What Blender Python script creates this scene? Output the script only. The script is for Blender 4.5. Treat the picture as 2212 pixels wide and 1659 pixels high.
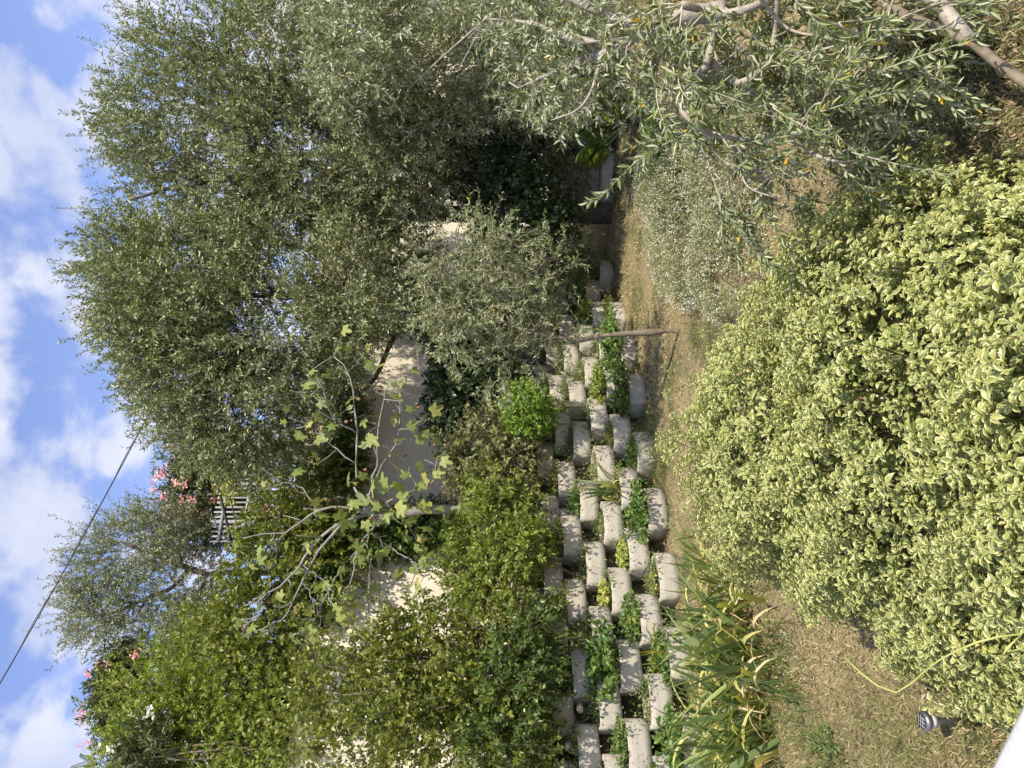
import bpy, math, random
import numpy as np
from mathutils import Matrix, Vector

for o in list(bpy.data.objects):
    bpy.data.objects.remove(o)
scene = bpy.context.scene
COL = scene.collection
rng = np.random.default_rng(11)
random.seed(5)

# ------------------------------------------------------------------ camera
H = 2.3                       # eye height above the lawn
PITCH = math.radians(3.0)
cam_d = bpy.data.cameras.new('camera')
cam_d.sensor_fit = 'HORIZONTAL'
cam_d.sensor_width = 36.0
cam_d.lens = 2950 / 4032 * 36
cam_d.clip_start = 0.05
cam_d.clip_end = 2000
cam = bpy.data.objects.new('camera', cam_d)
COL.objects.link(cam)
FWD = np.array([0, math.cos(PITCH), -math.sin(PITCH)])
UPV = np.array([0, math.sin(PITCH), math.cos(PITCH)])
RGT = np.array([1.0, 0, 0])
EYE = np.array([0, 0, H])
# the phone was held on its side: picture right = down, picture top = right
m = Matrix(((-UPV[0], RGT[0], -FWD[0], 0), (-UPV[1], RGT[1], -FWD[1], 0),
            (-UPV[2], RGT[2], -FWD[2], H), (0, 0, 0, 1)))
cam.matrix_world = m
scene.camera = cam

# ------------------------------------------------------------------ sun, sky, exposure
SUN_EL = math.radians(51)
SUN_AZ = np.array([0.62, -0.78]); SUN_AZ /= np.linalg.norm(SUN_AZ)
to_sun = Vector((SUN_AZ[0] * math.cos(SUN_EL), SUN_AZ[1] * math.cos(SUN_EL), math.sin(SUN_EL)))
sun_d = bpy.data.lights.new('sun', 'SUN')
sun_d.energy = 5.0
sun_d.angle = math.radians(0.5)
sun_d.color = (1.0, 0.90, 0.73)
sun = bpy.data.objects.new('sun', sun_d)
COL.objects.link(sun)
sun.rotation_euler = to_sun.to_track_quat('Z', 'Y').to_euler()

world = bpy.data.worlds.new('World')
scene.world = world
world.use_nodes = True
wn, wl = world.node_tree.nodes, world.node_tree.links
wn.clear()
w_out = wn.new('ShaderNodeOutputWorld')
w_bg = wn.new('ShaderNodeBackground')
w_bg.inputs['Strength'].default_value = 0.12
sky = wn.new('ShaderNodeTexSky')
sky.sky_type = 'NISHITA'
sky.sun_disc = False
sky.sun_elevation = SUN_EL
sky.sun_rotation = math.atan2(SUN_AZ[0], SUN_AZ[1])
sky.dust_density = 0.6
sky.air_density = 1.0
tc = wn.new('ShaderNodeTexCoord')
sx = wn.new('ShaderNodeSeparateXYZ')
wl.new(tc.outputs['Generated'], sx.inputs[0])
def wmath(op, a, b=None, clamp=False):
    n = wn.new('ShaderNodeMath'); n.operation = op; n.use_clamp = clamp
    for i, v in enumerate((a, b)):
        if v is None: continue
        if isinstance(v, (int, float)): n.inputs[i].default_value = v
        else: wl.new(v, n.inputs[i])
    return n.outputs[0]
cx = wn.new('ShaderNodeCombineXYZ')
wl.new(sx.outputs[0], cx.inputs[0]); wl.new(sx.outputs[1], cx.inputs[1])
wl.new(wmath('MULTIPLY', sx.outputs[2], 1.25), cx.inputs[2])
def wnoise(scale, detail, rough, off=(0, 0, 0), dist=0.0):
    mp = wn.new('ShaderNodeMapping'); mp.inputs['Location'].default_value = off
    wl.new(cx.outputs[0], mp.inputs[0])
    n = wn.new('ShaderNodeTexNoise'); n.inputs['Scale'].default_value = scale
    n.inputs['Detail'].default_value = detail; n.inputs['Roughness'].default_value = rough
    n.inputs['Distortion'].default_value = dist
    wl.new(mp.outputs[0], n.inputs['Vector'])
    return n.outputs['Fac']
c1 = wnoise(10.5, 8.0, 0.53, (3.1, 1.7, .4), 0.1)
ramp = wn.new('ShaderNodeValToRGB')
ramp.color_ramp.interpolation = 'EASE'
ramp.color_ramp.elements[0].position = 0.415
ramp.color_ramp.elements[1].position = 0.60
wl.new(c1, ramp.inputs[0])
c2 = wnoise(8.0, 4.0, 0.5, (3.2, 1.75, .55))
ramp2 = wn.new('ShaderNodeValToRGB')
ramp2.color_ramp.elements[0].position = 0.35
ramp2.color_ramp.elements[0].color = (3.9, 4.3, 5.6, 1)
ramp2.color_ramp.elements[1].position = 0.62
ramp2.color_ramp.elements[1].color = (5.3, 5.5, 6.3, 1)
wl.new(c2, ramp2.inputs[0])
tint = wn.new('ShaderNodeMixRGB'); tint.blend_type = 'MULTIPLY'; tint.inputs[0].default_value = 1.0
tint.inputs[2].default_value = (1.55, 1.40, 1.62, 1)
wl.new(sky.outputs[0], tint.inputs[1])
mixw = wn.new('ShaderNodeMixRGB')
wl.new(wmath('MULTIPLY', ramp.outputs[0], 0.9), mixw.inputs[0])
wl.new(tint.outputs[0], mixw.inputs[1])
wl.new(ramp2.outputs[0], mixw.inputs[2])
wl.new(mixw.outputs[0], w_bg.inputs['Color'])
wl.new(w_bg.outputs[0], w_out.inputs[0])

scene.view_settings.view_transform = 'Standard'
scene.view_settings.look = 'None'
scene.view_settings.exposure = 0.48
scene.view_settings.gamma = 1.0
scene.view_settings.use_curve_mapping = False
scene.render.engine = 'CYCLES'
scene.cycles.max_bounces = 6
scene.cycles.diffuse_bounces = 3
scene.cycles.glossy_bounces = 2
scene.cycles.transmission_bounces = 4
scene.cycles.use_denoising = True

# ------------------------------------------------------------------ helpers
K = 4032 / 2212 / 2950        # tangent per pixel of the 2212-wide view of the photograph

def P(dx, dy, d):
    """point at depth d seen at (dx, dy) of the sideways picture"""
    u = (829.5 - dy) * K
    v = (1106 - dx) * K
    return EYE + d * (FWD + u * RGT + v * UPV)

def unit(a):
    return a / np.maximum(np.linalg.norm(a, axis=-1, keepdims=True), 1e-9)

class Acc:
    """collects geometry and links it as ONE mesh object"""
    def __init__(self):
        self.V, self.F, self.L, self.n = [], [], [], 0
    def add(self, V, faces, luv=None, mi=0):
        V = np.asarray(V, dtype=np.float32).reshape(-1, 3)
        for f in (faces if isinstance(faces, list) else [faces]):
            f = np.asarray(f, dtype=np.int64)
            self.F.append((f + self.n, mi))
        if luv is None:
            luv = np.tile(np.array([[.5, 0, rng.random()]], dtype=np.float32), (len(V), 1))
        self.V.append(V); self.L.append(np.asarray(luv, dtype=np.float32).reshape(-1, 3))
        self.n += len(V)
    def mesh(self, name, mats, smooth=False):
        me = bpy.data.meshes.new(name)
        V = np.concatenate(self.V); L = np.concatenate(self.L)
        loops = np.concatenate([f.ravel() for f, _ in self.F])
        tot = np.concatenate([np.full(len(f), f.shape[1]) for f, _ in self.F])
        mi = np.concatenate([np.full(len(f), k) for f, k in self.F])
        start = np.concatenate([[0], np.cumsum(tot)[:-1]])
        me.vertices.add(len(V)); me.vertices.foreach_set('co', V.ravel())
        me.loops.add(len(loops)); me.loops.foreach_set('vertex_index', loops.astype(np.int32))
        me.polygons.add(len(tot))
        me.polygons.foreach_set('loop_start', start.astype(np.int32))
        me.polygons.foreach_set('loop_total', tot.astype(np.int32))
        me.polygons.foreach_set('material_index', mi.astype(np.int32))
        if smooth:
            me.polygons.foreach_set('use_smooth', np.ones(len(tot), dtype=bool))
        at = me.attributes.new('luv', 'FLOAT_VECTOR', 'POINT')
        at.data.foreach_set('vector', L.ravel())
        for mm in (mats if isinstance(mats, (list, tuple)) else [mats]):
            me.materials.append(mm)
        me.update(calc_edges=True)
        return me
    def build(self, name, mats, parent=None, smooth=False):
        return link(name, self.mesh(name, mats, smooth), parent)

def link(name, me, parent=None):
    o = bpy.data.objects.new(name, me)
    COL.objects.link(o)
    if parent is not None:
        o.parent = parent
        if parent.location.length > 0:
            o.matrix_parent_inverse = Matrix.Translation(-parent.location)
    return o

def thing(name, label, cat, loc=(0, 0, 0), group=None):
    o = bpy.data.objects.new(name, None)
    COL.objects.link(o)
    o.empty_display_size = 0.1
    o.location = tuple(float(v) for v in loc)
    o['label'] = label; o['category'] = cat
    if group: o['group'] = group
    return o

def tag(o, label, cat, group=None):
    o['label'] = label; o['category'] = cat
    if group: o['group'] = group
    return o

def tube(acc, pts, rads, sides=6, mi=0, cap=True, rnd=None, wob=0.0):
    pts = np.asarray(pts, float); rads = np.broadcast_to(np.asarray(rads, float), (len(pts),))
    t = unit(np.gradient(pts, axis=0))
    ref = np.array([0.31, 0.17, 0.93]) if abs(t[0] @ np.array([.31, .17, .93])) < .9 else np.array([1., 0, 0])
    a = unit(np.cross(t, ref)); b = np.cross(t, a)
    ang = np.linspace(0, 2 * np.pi, sides, endpoint=False)
    rr = rads[:, None] * (1 + wob * rng.normal(size=(len(pts), sides)))
    ring = pts[:, None] + rr[..., None] * (np.cos(ang)[None, :, None] * a[:, None] + np.sin(ang)[None, :, None] * b[:, None])
    M = len(pts)
    i = np.arange(M - 1)[:, None] * sides; j = np.arange(sides)[None]; k = (j + 1) % sides
    f = np.stack([i + j, i + k, i + sides + k, i + sides + j], -1).reshape(-1, 4)
    r = rng.random() if rnd is None else rnd
    luv = np.stack([np.repeat(np.linspace(0, 1, M), sides), np.zeros(M * sides), np.full(M * sides, r)], -1)
    fs = [f]
    if cap:
        fs += [np.arange(sides)[None, ::-1], (np.arange(sides) + (M - 1) * sides)[None]]
    acc.add(ring.reshape(-1, 3), fs, luv, mi)

def twigs(acc, C, r0, r1, sides=3, mi=1):
    """C (n, m, 3) thin curved twigs, all at once"""
    n, M, _ = C.shape
    if n == 0: return
    t = unit(np.gradient(C, axis=1))
    a = unit(np.cross(t, np.array([.37, .21, .9]))); b = np.cross(t, a)
    rad = np.linspace(r0, r1, M)[None, :, None, None]
    ang = np.linspace(0, 2 * np.pi, sides, endpoint=False)
    ring = C[:, :, None] + rad * (np.cos(ang)[None, None, :, None] * a[:, :, None] + np.sin(ang)[None, None, :, None] * b[:, :, None])
    base = (np.arange(n) * M * sides)[:, None, None]
    i = np.arange(M - 1)[None, :, None] * sides; j = np.arange(sides)[None, None]; k = (j + 1) % sides
    f = np.stack([base + i + j, base + i + k, base + i + sides + k, base + i + sides + j], -1).reshape(-1, 4)
    luv = np.zeros((n * M * sides, 3), np.float32); luv[:, 0] = .5
    luv[:, 2] = np.repeat(rng.random(n), M * sides)
    acc.add(ring.reshape(-1, 3), f, luv, mi)

# leaf templates: V (x along, y across, z lift), faces, (t, side)
def leaf_tmpl(ws, bend=0.12, fold=0.12, wavy=0.0):
    """ws: half-widths at even stations between base and tip"""
    n = len(ws)
    V, S = [(0, 0, 0)], [(0, 0)]
    for i, w in enumerate(ws):
        t = (i + 1) / (n + 1)
        z = -bend * t * t
        zz_ = wavy * (1 if i % 2 else -1)
        V += [(t, -w, z + fold * w + zz_), (t, 0, z), (t, w, z + fold * w - zz_)]
        S += [(t, -1), (t, 0), (t, 1)]
    V.append((1, 0, -bend)); S.append((1, 0))
    F = [(0, 1, 2), (0, 2, 3)]
    for i in range(n - 1):
        a, b = 1 + 3 * i, 4 + 3 * i
        F += [(a, b, b + 1), (a, b + 1, a + 1), (a + 1, b + 1, b + 2), (a + 1, b + 2, a + 2)]
    a = 1 + 3 * (n - 1); e = 3 * n + 1
    F += [(a, e, a + 1), (a + 1, e, a + 2)]
    return np.array(V, float), np.array(F), np.array(S, float)

T_DIAMOND = (np.array([(0, 0, 0), (.45, -.5, .07), (1, 0, -.08), (.45, .5, .07)], float),
             np.array([(0, 1, 2), (0, 2, 3)]), np.array([(0, 0), (.5, -1), (1, 0), (.5, 1)], float))
T_OVATE = leaf_tmpl([.46, .36], .15, .35)
T_OVAL = (np.array([(0, 0, 0), (.40, -.5, .06), (.42, 0, -.05), (.40, .5, .06), (1, 0, -.16)], float),
          np.array([(0, 1, 2), (0, 2, 3), (1, 4, 2), (2, 4, 3)]), np.array([(0, 0), (.4, -1), (.4, 0), (.4, 1), (1, 0)], float))
T_LANCE = leaf_tmpl([.42, .5], .1, .3)
T_PITTO = leaf_tmpl([.30, .50, .44], .22, .45, .035)
T_PITTO_LOW = leaf_tmpl([.42, .47], .22, .45, .03)
T_OLIVE = leaf_tmpl([.36, .5, .36], .1, .35)

def leaves(acc, tm, Pn, D, N, L, W, R, mi=0):
    V, F, S = tm
    n = len(Pn)
    if n == 0: return
    D = unit(D); side = unit(np.cross(D, N)); N = np.cross(side, D)
    L = np.broadcast_to(L, (n,)); W = np.broadcast_to(W, (n,))
    X = (Pn[:, None] + (V[None, :, 0:1] * L[:, None, None]) * D[:, None] + (V[None, :, 1:2] * W[:, None, None]) * side[:, None]
         + (V[None, :, 2:3] * L[:, None, None]) * N[:, None])
    k = len(V)
    f = (F[None] + (np.arange(n) * k)[:, None, None]).reshape(-1, F.shape[1])
    luv = np.zeros((n, k, 3), np.float32)
    luv[:, :, :2] = S[None]; luv[:, :, 2] = np.asarray(R)[:, None]
    acc.add(X.reshape(-1, 3), f, luv.reshape(-1, 3), mi)

def leaf_objects(parent, tm, mat, Pn, D, N, L, W, name='leaf', nvar=6):
    """single leaves as parts, sharing a few meshes"""
    V, F, S = tm
    meshes = []
    for q in range(nvar):
        a = Acc()
        luv = np.concatenate([S, np.full((len(V), 1), (q + .5) / nvar)], 1)
        a.add(V, F, luv)
        meshes.append(a.mesh(name, mat))
    D = unit(D); side = unit(np.cross(D, N)); N = np.cross(side, D)
    inv = Matrix.Translation(-parent.location)
    for i in range(len(Pn)):
        o = bpy.data.objects.new(name, meshes[i % nvar])
        COL.objects.link(o)
        o.parent = parent
        o.matrix_parent_inverse = inv
        M = Matrix.Identity(4)
        for r in range(3):
            M[r][0] = D[i][r] * L[i]; M[r][1] = side[i][r] * W[i]; M[r][2] = N[i][r] * L[i]; M[r][3] = Pn[i][r]
        o.matrix_basis = M

def randdir(n):
    return unit(rng.normal(size=(n, 3)))

# ------------------------------------------------------------------ materials
def newmat(name):
    mt = bpy.data.materials.new(name)
    mt.use_nodes = True
    nt = mt.node_tree
    nt.nodes.clear()
    out = nt.nodes.new('ShaderNodeOutputMaterial')
    return mt, nt.nodes, nt.links, out

def ramp_node(n, l, src, stops):
    r = n.new('ShaderNodeValToRGB')
    els = r.color_ramp.elements
    while len(els) < len(stops): els.new(.5)
    for e, (p, c) in zip(els, stops):
        e.position = p; e.color = (*c, 1)
    l.new(src, r.inputs[0])
    return r.outputs[0]

def noise_node(n, l, scale, detail=4, rough=.55, vec=None):
    t = n.new('ShaderNodeTexNoise')
    t.inputs['Scale'].default_value = scale; t.inputs['Detail'].default_value = detail
    t.inputs['Roughness'].default_value = rough
    if vec is not None: l.new(vec, t.inputs['Vector'])
    return t.outputs['Fac']

def leaf_mat(name, stops, back=None, rough=.42, trans=.3, margin=None, vein=None, spec=.5):
    mt, n, l, out = newmat(name)
    at = n.new('ShaderNodeAttribute'); at.attribute_name = 'luv'
    sp = n.new('ShaderNodeSeparateXYZ'); l.new(at.outputs['Vector'], sp.inputs[0])
    col = ramp_node(n, l, sp.outputs[2], stops)
    def mix(fac, a, b, blend='MIX'):
        mx = n.new('ShaderNodeMixRGB'); mx.blend_type = blend
        for i, v in enumerate((fac, a, b)):
            if isinstance(v, (int, float)): mx.inputs[i].default_value = v
            elif isinstance(v, tuple): mx.inputs[i].default_value = (*v, 1)
            else: l.new(v, mx.inputs[i])
        return mx.outputs[0]
    def mth(op, a, b=None):
        q = n.new('ShaderNodeMath'); q.operation = op
        for i, v in enumerate((a, b)):
            if v is None: continue
            if isinstance(v, (int, float)): q.inputs[i].default_value = v
            else: l.new(v, q.inputs[i])
        return q.outputs[0]
    geo = n.new('ShaderNodeNewGeometry')
    ab = mth('ABSOLUTE', sp.outputs[1])
    if margin:
        nz = noise_node(n, l, 120, 2)
        tip = mth('MULTIPLY', mth('ABSOLUTE', mth('SUBTRACT', sp.outputs[0], .45)), .9)
        e = mth('ADD', mth('ADD', mth('MULTIPLY', ab, .8), tip), mth('MULTIPLY', mth('SUBTRACT', nz, .5), .5))
        mr = n.new('ShaderNodeMapRange'); mr.inputs[1].default_value = .64; mr.inputs[2].default_value = .74
        l.new(e, mr.inputs[0])
        col = mix(mr.outputs[0], col, margin)
    if vein:
        mr = n.new('ShaderNodeMapRange'); mr.inputs[1].default_value = .14; mr.inputs[2].default_value = .04
        mr.inputs[3].default_value = 0; mr.inputs[4].default_value = .6
        l.new(ab, mr.inputs[0])
        col = mix(mr.outputs[0], col, vein)
    if back:
        col = mix(geo.outputs['Backfacing'], col, back)
    bs = n.new('ShaderNodeBsdfPrincipled')
    l.new(col, bs.inputs['Base Color'])
    bs.inputs['Roughness'].default_value = rough
    bs.inputs['Specular IOR Level'].default_value = spec
    tr = n.new('ShaderNodeBsdfTranslucent')
    l.new(mix(1.0, col, (1.1, 1.15, .55), 'MULTIPLY'), tr.inputs['Color'])
    ms = n.new('ShaderNodeMixShader'); ms.inputs[0].default_value = trans
    l.new(bs.outputs[0], ms.inputs[1]); l.new(tr.outputs[0], ms.inputs[2])
    l.new(ms.outputs[0], out.inputs[0])
    return mt

def solid_mat(name, stops, scale=6, rough=.85, bump=.3, bscale=40, detail=6, metal=0.0, spec=.3, streak=None):
    mt, n, l, out = newmat(name)
    tcn = n.new('ShaderNodeTexCoord')
    geo = n.new('ShaderNodeNewGeometry')
    vec = geo.outputs['Position']
    f = noise_node(n, l, scale, detail, .6, vec)
    col = ramp_node(n, l, f, stops)
    if streak:
        f2 = noise_node(n, l, streak[0], 5, .65, vec)
        mr = n.new('ShaderNodeMapRange'); mr.inputs[1].default_value = streak[1]; mr.inputs[2].default_value = streak[2]
        l.new(f2, mr.inputs[0])
        mx = n.new('ShaderNodeMixRGB'); mx.inputs[2].default_value = (*streak[3], 1)
        l.new(mr.outputs[0], mx.inputs[0]); l.new(col, mx.inputs[1]); col = mx.outputs[0]
    bs = n.new('ShaderNodeBsdfPrincipled')
    l.new(col, bs.inputs['Base Color'])
    bs.inputs['Roughness'].default_value = rough; bs.inputs['Metallic'].default_value = metal
    bs.inputs['Specular IOR Level'].default_value = spec
    if bump:
        bn = n.new('ShaderNodeBump'); bn.inputs['Strength'].default_value = bump; bn.inputs['Distance'].default_value = .02
        l.new(noise_node(n, l, bscale, 5, .65, vec), bn.inputs['Height'])
        l.new(bn.outputs[0], bs.inputs['Normal'])
    l.new(bs.outputs[0], out.inputs[0])
    return mt

M = {}
M['olive'] = leaf_mat('olive_leaf', [(0, (.085, .12, .038)), (.45, (.155, .20, .07)), (.8, (.25, .285, .12)), (.975, (.32, .34, .17)), (.985, (.55, .38, .04))],
                      back=(.34, .37, .22), rough=.38, trans=.22)
M['olive_pale'] = leaf_mat('pale_olive_leaf', [(0, (.12, .155, .06)), (.5, (.21, .25, .115)), (.97, (.34, .37, .20)), (.985, (.5, .36, .05))],
                           back=(.38, .41, .28), rough=.36, trans=.22)
M['olive_near'] = leaf_mat('near_olive_leaf', [(0, (.08, .12, .035)), (.5, (.16, .21, .065)), (.94, (.28, .31, .11)), (.965, (.62, .38, .02))],
                           back=(.30, .34, .20), rough=.34, trans=.25, vein=(.22, .26, .14))
M['pitto'] = leaf_mat('variegated_leaf', [(0, (.17, .22, .06)), (.5, (.27, .315, .09)), (.93, (.42, .43, .14)), (1, (.40, .42, .13))],
                      rough=.36, trans=.3, margin=(.72, .68, .37), vein=(.42, .48, .20))
M['fig'] = leaf_mat('fig_leaf', [(0, (.16, .22, .05)), (.6, (.26, .32, .09)), (1, (.38, .38, .10))], back=(.30, .36, .18), rough=.55, trans=.38,
                    vein=(.42, .45, .2))
M['privet'] = leaf_mat('shrub_leaf', [(0, (.09, .13, .02)), (.5, (.17, .21, .035)), (.9, (.28, .30, .06)), (1, (.36, .34, .08))], rough=.35, trans=.35)
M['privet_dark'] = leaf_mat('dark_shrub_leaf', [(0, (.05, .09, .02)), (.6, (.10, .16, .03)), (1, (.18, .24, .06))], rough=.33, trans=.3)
M['lime'] = leaf_mat('lime_leaf', [(0, (.13, .20, .03)), (.5, (.23, .30, .05)), (1, (.36, .40, .09))], rough=.45, trans=.4)
M['mint'] = leaf_mat('bright_leaf', [(0, (.13, .24, .03)), (.6, (.22, .36, .05)), (1, (.32, .44, .09))], rough=.5, trans=.4)
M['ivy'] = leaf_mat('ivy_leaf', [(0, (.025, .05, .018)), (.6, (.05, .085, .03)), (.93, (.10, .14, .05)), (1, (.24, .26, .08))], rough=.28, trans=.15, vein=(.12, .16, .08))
M['herb'] = leaf_mat('herb_leaf', [(0, (.07, .14, .03)), (.6, (.13, .22, .05)), (1, (.24, .32, .08))], rough=.42, trans=.35)
M['sedum'] = leaf_mat('sedum_leaf', [(0, (.36, .42, .08)), (.6, (.55, .58, .14)), (1, (.68, .66, .22))], rough=.5, trans=.3)
M['thyme'] = leaf_mat('thyme_leaf', [(0, (.14, .15, .06)), (.6, (.22, .24, .10)), (1, (.34, .30, .14))], rough=.6, trans=.3)
M['rust'] = leaf_mat('dry_leaf', [(0, (.22, .09, .03)), (.5, (.40, .20, .08)), (1, (.55, .34, .17))], rough=.8, trans=.2)
M['litter'] = leaf_mat('litter_flake', [(0, (.10, .055, .03)), (.5, (.24, .15, .09)), (1, (.44, .33, .22))], rough=.9, trans=.1)
M['wine'] = leaf_mat('wine_red_leaf', [(0, (.10, .02, .02)), (1, (.28, .08, .05))], rough=.5, trans=.2)
M['iris'] = leaf_mat('iris_leaf', [(0, (.12, .18, .075)), (.5, (.21, .28, .095)), (.75, (.42, .45, .12)), (1, (.66, .60, .24))], rough=.4, trans=.35)
M['straw'] = leaf_mat('straw_leaf', [(0, (.38, .24, .10)), (.6, (.58, .44, .22)), (1, (.70, .60, .38))], rough=.7, trans=.25)
M['grassy'] = leaf_mat('green_blade', [(0, (.05, .10, .025)), (.6, (.11, .17, .045)), (1, (.22, .26, .08))], rough=.5, trans=.35)
M['strap'] = leaf_mat('yellow_strap', [(0, (.30, .36, .04)), (.6, (.50, .50, .06)), (1, (.68, .60, .16))], rough=.45, trans=.35)
M['dryblade'] = leaf_mat('lawn_blade', [(0, (.14, .18, .055)), (.3, (.29, .28, .12)), (.6, (.47, .39, .225)), (1, (.63, .53, .35))], rough=.8, trans=.25)
M['cushion'] = leaf_mat('cushion_leaf', [(0, (.19, .21, .10)), (.5, (.30, .32, .17)), (1, (.45, .45, .28))], rough=.6, trans=.3)
M['white_petal'] = leaf_mat('white_petal', [(0, (.72, .72, .68)), (1, (.85, .84, .80))], rough=.6, trans=.3)
M['pink_petal'] = leaf_mat('pink_petal', [(0, (.78, .28, .38)), (.6, (.86, .46, .54)), (1, (.9, .62, .66))], rough=.6, trans=.3)
M['magenta_petal'] = leaf_mat('magenta_petal', [(0, (.75, .08, .45)), (1, (.85, .15, .55))], rough=.6, trans=.3)
M['lavender'] = leaf_mat('lavender_leaf', [(0, (.17, .20, .15)), (.6, (.27, .30, .23)), (1, (.38, .40, .32))], rough=.7, trans=.25)
M['palm'] = leaf_mat('palm_leaf', [(0, (.06, .12, .02)), (.6, (.13, .20, .035)), (1, (.26, .30, .06))], rough=.35, trans=.3)
M['agave'] = leaf_mat('agave_leaf', [(0, (.10, .15, .13)), (1, (.18, .24, .20))], rough=.5, trans=.1)
M['hedge'] = leaf_mat('void_hedge_leaf', [(0, (.04, .07, .02)), (.6, (.08, .12, .03)), (1, (.15, .19, .05))], rough=.35, trans=.25)
M['pinnate'] = leaf_mat('pinnate_leaf', [(0, (.08, .12, .03)), (1, (.16, .20, .05))], rough=.45, trans=.35)
M['oleander'] = leaf_mat('oleander_leaf', [(0, (.06, .09, .04)), (.6, (.12, .15, .065)), (1, (.22, .25, .12))], rough=.4, trans=.25)

M['olive_bark'] = solid_mat('olive_bark', [(.3, (.05, .042, .034)), (.7, (.16, .135, .11))], 18, .9, .8, 60)
M['grey_bark'] = solid_mat('grey_bark', [(.3, (.24, .215, .18)), (.7, (.46, .42, .36))], 14, .8, .5, 70, streak=(30, .55, .75, (.14, .12, .10)))
M['fig_bark'] = solid_mat('fig_bark', [(.3, (.15, .145, .135)), (.7, (.31, .30, .28))], 12, .75, .4, 50, streak=(22, .58, .7, (.18, .17, .15)))
M['twig'] = solid_mat('twig_bark', [(.3, (.12, .095, .07)), (.7, (.26, .22, .16))], 20, .85, 0)
M['pale_twig'] = solid_mat('pale_twig_bark', [(.3, (.30, .29, .19)), (.7, (.46, .43, .32))], 20, .8, 0)
M['dark_twig'] = solid_mat('dark_twig_bark', [(.3, (.035, .02, .018)), (.7, (.09, .055, .045))], 20, .7, 0)
M['green_twig'] = solid_mat('green_twig_bark', [(.3, (.14, .17, .06)), (.7, (.26, .28, .11))], 20, .7, 0)
M['concrete'] = solid_mat('concrete', [(.25, (.34, .31, .255)), (.42, (.53, .495, .42)), (.6, (.60, .565, .485)), (.8, (.73, .69, .61))], 85, .95, .9, 170, 10, spec=.15,
                          streak=(2.6, .58, .86, (.27, .24, .18)))
M['soil'] = solid_mat('soil', [(.3, (.07, .045, .03)), (.55, (.17, .115, .075)), (.75, (.28, .20, .14))], 30, .95, 1.0, 50)
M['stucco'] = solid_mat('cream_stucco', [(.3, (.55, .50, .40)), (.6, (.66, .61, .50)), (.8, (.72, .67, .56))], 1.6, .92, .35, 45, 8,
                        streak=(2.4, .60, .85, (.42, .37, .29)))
M['grey_render'] = solid_mat('grey_render', [(.3, (.50, .51, .51)), (.7, (.60, .60, .59))], 1.2, .9, .1, 30)
M['stone'] = solid_mat('pebble', [(.3, (.26, .21, .16)), (.7, (.52, .46, .38))], 14, .75, .2, 50)
M['fence_paint'] = solid_mat('grey_paint', [(.3, (.27, .28, .285)), (.7, (.36, .37, .37))], 8, .55, .05, 30)
M['black_iron'] = solid_mat('black_iron', [(.3, (.02, .02, .022)), (.7, (.045, .042, .04))], 12, .55, .1, 40)
M['white_paint'] = solid_mat('white_paint', [(.3, (.52, .52, .53)), (.7, (.6, .6, .61))], 5, .38, .12, 14, spec=.5, streak=(9, .62, .8, (.48, .47, .45)))
M['cable'] = solid_mat('cable', [(.3, (.03, .03, .032)), (.7, (.05, .05, .05))], 10, .6, 0)
M['steel'] = solid_mat('steel', [(.3, (.20, .205, .21)), (.7, (.32, .32, .32))], 10, .4, .02, 20, metal=.85)
M['black_plastic'] = solid_mat('black_plastic', [(.3, (.015, .015, .02)), (.7, (.03, .03, .035))], 10, .25, 0, spec=.6)
M['panel_line'] = solid_mat('panel_line', [(.3, (.35, .36, .38)), (.7, (.45, .46, .48))], 10, .4, 0)
M['lamp_lens'] = solid_mat('lamp_lens', [(.3, (.5, .52, .52)), (.7, (.6, .62, .62))], 10, .15, 0, spec=.6)
M['fig_fruit'] = solid_mat('fig_fruit', [(.3, (.16, .07, .045)), (.7, (.33, .19, .10))], 22, .55, .1, 60)
M['olive_fruit'] = solid_mat('olive_fruit', [(.3, (.20, .28, .07)), (.7, (.30, .36, .12))], 22, .35, 0, spec=.5)
M['cane'] = solid_mat('rose_cane', [(.3, (.24, .28, .07)), (.7, (.38, .40, .13))], 22, .5, .1, 60)

def lawn_material():
    mt, n, l, out = newmat('dry_lawn')
    geo = n.new('ShaderNodeNewGeometry'); vec = geo.outputs['Position']
    a = ramp_node(n, l, noise_node(n, l, 60, 8, .75, vec), [(.3, (.15, .115, .06)), (.5, (.33, .265, .155)), (.7, (.52, .43, .275))])
    b = ramp_node(n, l, noise_node(n, l, 50, 8, .7, vec), [(.3, (.05, .06, .025)), (.6, (.13, .14, .055)), (.8, (.22, .20, .10))])
    f = n.new('ShaderNodeMapRange'); f.inputs[1].default_value = .47; f.inputs[2].default_value = .62
    l.new(noise_node(n, l, 1.1, 6, .65, vec), f.inputs[0])
    mx = n.new('ShaderNodeMixRGB'); l.new(f.outputs[0], mx.inputs[0]); l.new(a, mx.inputs[1]); l.new(b, mx.inputs[2])
    bs = n.new('ShaderNodeBsdfPrincipled'); bs.inputs['Roughness'].default_value = .95
    bs.inputs['Specular IOR Level'].default_value = .1
    l.new(mx.outputs[0], bs.inputs['Base Color'])
    bn = n.new('ShaderNodeBump'); bn.inputs['Strength'].default_value = .9; bn.inputs['Distance'].default_value = .03
    l.new(noise_node(n, l, 90, 6, .7, vec), bn.inputs['Height']); l.new(bn.outputs[0], bs.inputs['Normal'])
    l.new(bs.outputs[0], out.inputs[0])
    return mt
M['lawn'] = lawn_material()

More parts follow.
